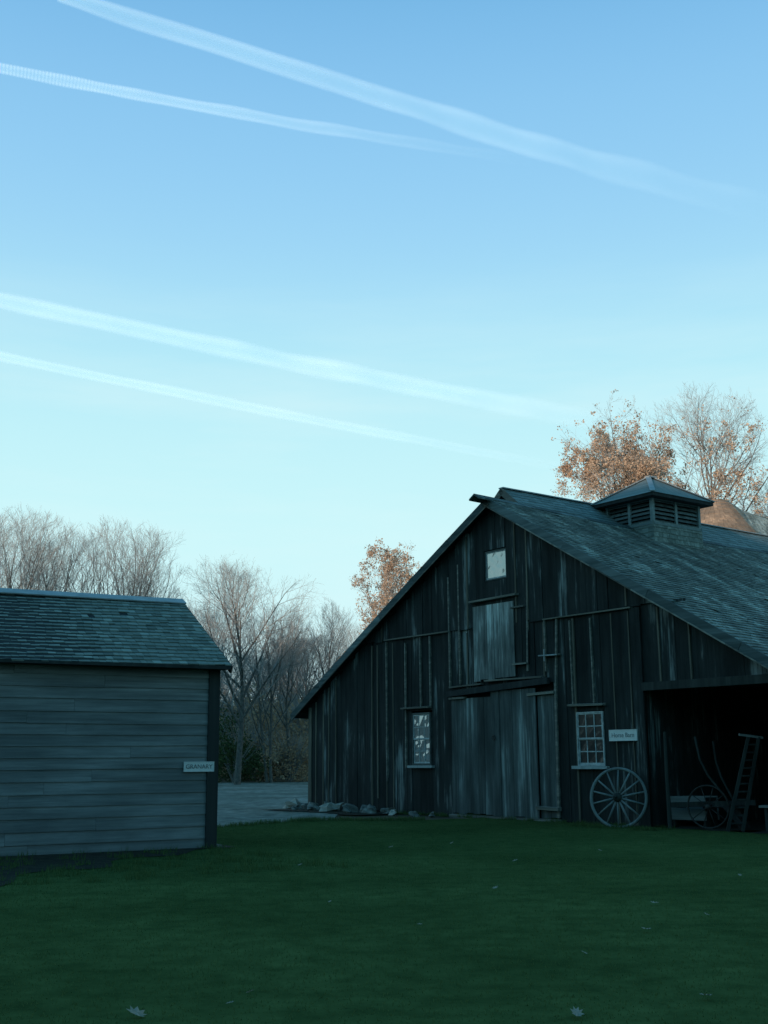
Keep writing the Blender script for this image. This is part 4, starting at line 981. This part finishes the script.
g = blades('weeds', 420000, (-10, 9), (14, 38), .03, .13, .01, .02, edgeweed, 'grass'); tag(g, 'taller tufts of weeds along the lawn edge and round the foot of the wagon wheel', 'weeds')

# ------------------------------------------------------------------ fallen leaves
LV = [(-1.59, 7.82, 0.070), (1.17, 7.62, 0.060), (2.10, 8.12, 0.050), (2.85, 12.89, 0.060), (2.35, 11.02, 0.060), (-0.94, 8.42, 0.030), (-1.03, 8.07, 0.030), (1.31, 14.56, 0.050), (1.97, 18.40, 0.050), (0.08, 21.32, 0.050), (3.62, 20.35, 0.040), (3.15, 11.96, 0.040), (1.21, 22.17, 0.050), (-0.63, 13.42, 0.030), (1.58, 9.79, 0.030), (4.61, 15.73, 0.040), (0.31, 11.49, 0.030), (-1.28, 17.83, 0.050)]
lm = MB(); rs = random.Random(2)
out_ = [(1.0, 0, .12), (.62, .2, 0), (.7, .55, .15), (.25, .42, .02), (0, .8, .12), (-.3, .4, 0), (-.75, .5, .14), (-.6, .15, .0), (-1.1, 0, .05), (-.6, -.2, 0), (-.7, -.55, .12), (-.2, -.4, .02), (.1, -.8, .16), (.35, -.38, 0), (.75, -.5, .1), (.6, -.15, 0)]
lm.add([(0, 0, .03)] + out_, [(0, i+1, (i+1) % 16+1) for i in range(16)])
leaf0 = lm.build('fallen_leaf', M['fallen'])
names = {0: 'large pale fallen leaf at the bottom left of the lawn', 1: 'pale fallen leaf at the bottom edge of the lawn', 2: 'fallen leaf at the bottom right of the lawn', 3: 'upper of two fallen leaves on the right part of the lawn', 4: 'lower of two fallen leaves on the right part of the lawn'}
for i, (x, y, s_) in enumerate(LV):
    o = leaf0 if i == 0 else leaf0.copy()
    if i: COL.objects.link(o)
    o.location = (x, y, gz(x, y) + .045); o.scale = (s_, s_, s_*1.4); o.rotation_euler = (rs.uniform(-.4, .4), rs.uniform(-.4, .4), rs.uniform(0, 6))
    tag(o, names.get(i) or 'tiny pale fallen leaf, ' + ORD[sorted(range(5, len(LV)), key=lambda k: LV[k][0]/LV[k][1]).index(i)] + ' from the left among the small ones on the lawn', 'leaf', 'fallen leaves on the lawn')

# ------------------------------------------------------------------ contrails high in the sky (soft tubes of ice cloud)
def cloudmat(name, dens, fade0, fade1, sunlit_tint=(1.6, 1.55, 1.55), knots=0.0):  # sunlit brightness of the ice is put into an overbright colour
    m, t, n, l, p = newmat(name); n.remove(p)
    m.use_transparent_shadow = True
    df = n.new('ShaderNodeBsdfDiffuse'); df.inputs[0].default_value = sunlit_tint + (1,); tr = n.new('ShaderNodeBsdfTranslucent'); tr.inputs[0].default_value = sunlit_tint + (1,)
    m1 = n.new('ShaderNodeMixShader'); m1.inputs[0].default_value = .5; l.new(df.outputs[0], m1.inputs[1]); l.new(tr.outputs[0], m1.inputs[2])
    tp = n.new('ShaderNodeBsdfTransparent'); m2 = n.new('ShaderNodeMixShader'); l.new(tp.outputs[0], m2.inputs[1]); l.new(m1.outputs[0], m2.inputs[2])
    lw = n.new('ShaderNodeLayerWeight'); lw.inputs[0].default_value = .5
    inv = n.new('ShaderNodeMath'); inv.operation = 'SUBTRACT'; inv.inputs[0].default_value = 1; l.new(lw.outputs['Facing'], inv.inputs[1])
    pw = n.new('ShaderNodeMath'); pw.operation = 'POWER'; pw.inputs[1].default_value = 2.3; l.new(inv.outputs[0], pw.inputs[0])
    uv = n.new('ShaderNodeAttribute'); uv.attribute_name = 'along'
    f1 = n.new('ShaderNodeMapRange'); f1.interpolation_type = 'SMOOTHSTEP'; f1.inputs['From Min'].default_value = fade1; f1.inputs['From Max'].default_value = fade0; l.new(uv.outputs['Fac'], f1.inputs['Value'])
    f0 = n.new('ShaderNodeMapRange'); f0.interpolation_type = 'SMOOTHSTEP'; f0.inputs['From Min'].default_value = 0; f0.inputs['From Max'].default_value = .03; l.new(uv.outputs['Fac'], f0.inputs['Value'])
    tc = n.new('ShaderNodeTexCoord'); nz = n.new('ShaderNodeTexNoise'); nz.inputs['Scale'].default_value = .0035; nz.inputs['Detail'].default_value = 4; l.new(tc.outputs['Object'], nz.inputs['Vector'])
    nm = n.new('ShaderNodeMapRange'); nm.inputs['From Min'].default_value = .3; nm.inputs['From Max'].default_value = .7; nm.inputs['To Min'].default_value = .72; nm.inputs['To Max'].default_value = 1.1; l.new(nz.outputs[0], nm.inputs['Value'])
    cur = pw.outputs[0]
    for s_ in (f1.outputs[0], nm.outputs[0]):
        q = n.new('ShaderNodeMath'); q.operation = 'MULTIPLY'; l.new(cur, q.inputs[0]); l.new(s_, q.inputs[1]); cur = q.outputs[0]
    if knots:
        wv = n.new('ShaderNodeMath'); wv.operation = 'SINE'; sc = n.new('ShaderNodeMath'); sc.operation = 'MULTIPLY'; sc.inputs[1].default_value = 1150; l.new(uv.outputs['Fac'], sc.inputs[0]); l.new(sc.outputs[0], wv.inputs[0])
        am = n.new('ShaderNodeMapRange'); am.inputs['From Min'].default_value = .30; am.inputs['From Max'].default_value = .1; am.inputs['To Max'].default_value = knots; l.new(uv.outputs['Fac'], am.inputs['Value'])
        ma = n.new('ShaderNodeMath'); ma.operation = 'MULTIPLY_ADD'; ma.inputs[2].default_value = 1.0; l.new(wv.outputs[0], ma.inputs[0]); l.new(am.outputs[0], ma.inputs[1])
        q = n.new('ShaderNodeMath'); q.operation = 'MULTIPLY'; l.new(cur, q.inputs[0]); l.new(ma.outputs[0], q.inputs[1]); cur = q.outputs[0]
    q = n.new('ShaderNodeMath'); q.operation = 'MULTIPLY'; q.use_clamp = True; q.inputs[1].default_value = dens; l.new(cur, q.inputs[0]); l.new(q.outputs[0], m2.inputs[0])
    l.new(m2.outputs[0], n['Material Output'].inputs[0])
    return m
def contrail(P0, P1, w, mat, label, n=90, wob=.25, bend=0.0):
    P0, P1 = Vector(P0), Vector(P1); d = (P1-P0); side = Vector((d.y, -d.x, 0)).normalized(); upv = Vector((0, 0, 1)); mb = MB(); m_ = 20; al = []
    for i in range(n+1):
        t = i/n; c = P0 + d*t + side*bend*math.sin(math.pi*t); c += side*wob*w(t)*noise.noise(Vector((t*9, P0.x*.01, 0)))
        r0 = w(t)*(1 + .18*noise.noise(Vector((t*14, 5, P0.y*.01))))
        for k in range(m_):
            a = 2*math.pi*k/m_; mb.v.append(tuple(c + side*r0*math.cos(a) + upv*r0*.55*math.sin(a))); al.append(t)
    for i in range(n):
        for k in range(m_): mb.f.append((i*m_+k, i*m_+(k+1) % m_, (i+1)*m_+(k+1) % m_, (i+1)*m_+k)); mb.mi.append(0)
    o = mb.build('contrail', mat, smooth=True); at = o.data.attributes.new('along', 'FLOAT', 'POINT'); at.data.foreach_set('value', al)
    o.visible_shadow = True
    return tag(o, label, 'contrail', 'contrails crossing the sky')
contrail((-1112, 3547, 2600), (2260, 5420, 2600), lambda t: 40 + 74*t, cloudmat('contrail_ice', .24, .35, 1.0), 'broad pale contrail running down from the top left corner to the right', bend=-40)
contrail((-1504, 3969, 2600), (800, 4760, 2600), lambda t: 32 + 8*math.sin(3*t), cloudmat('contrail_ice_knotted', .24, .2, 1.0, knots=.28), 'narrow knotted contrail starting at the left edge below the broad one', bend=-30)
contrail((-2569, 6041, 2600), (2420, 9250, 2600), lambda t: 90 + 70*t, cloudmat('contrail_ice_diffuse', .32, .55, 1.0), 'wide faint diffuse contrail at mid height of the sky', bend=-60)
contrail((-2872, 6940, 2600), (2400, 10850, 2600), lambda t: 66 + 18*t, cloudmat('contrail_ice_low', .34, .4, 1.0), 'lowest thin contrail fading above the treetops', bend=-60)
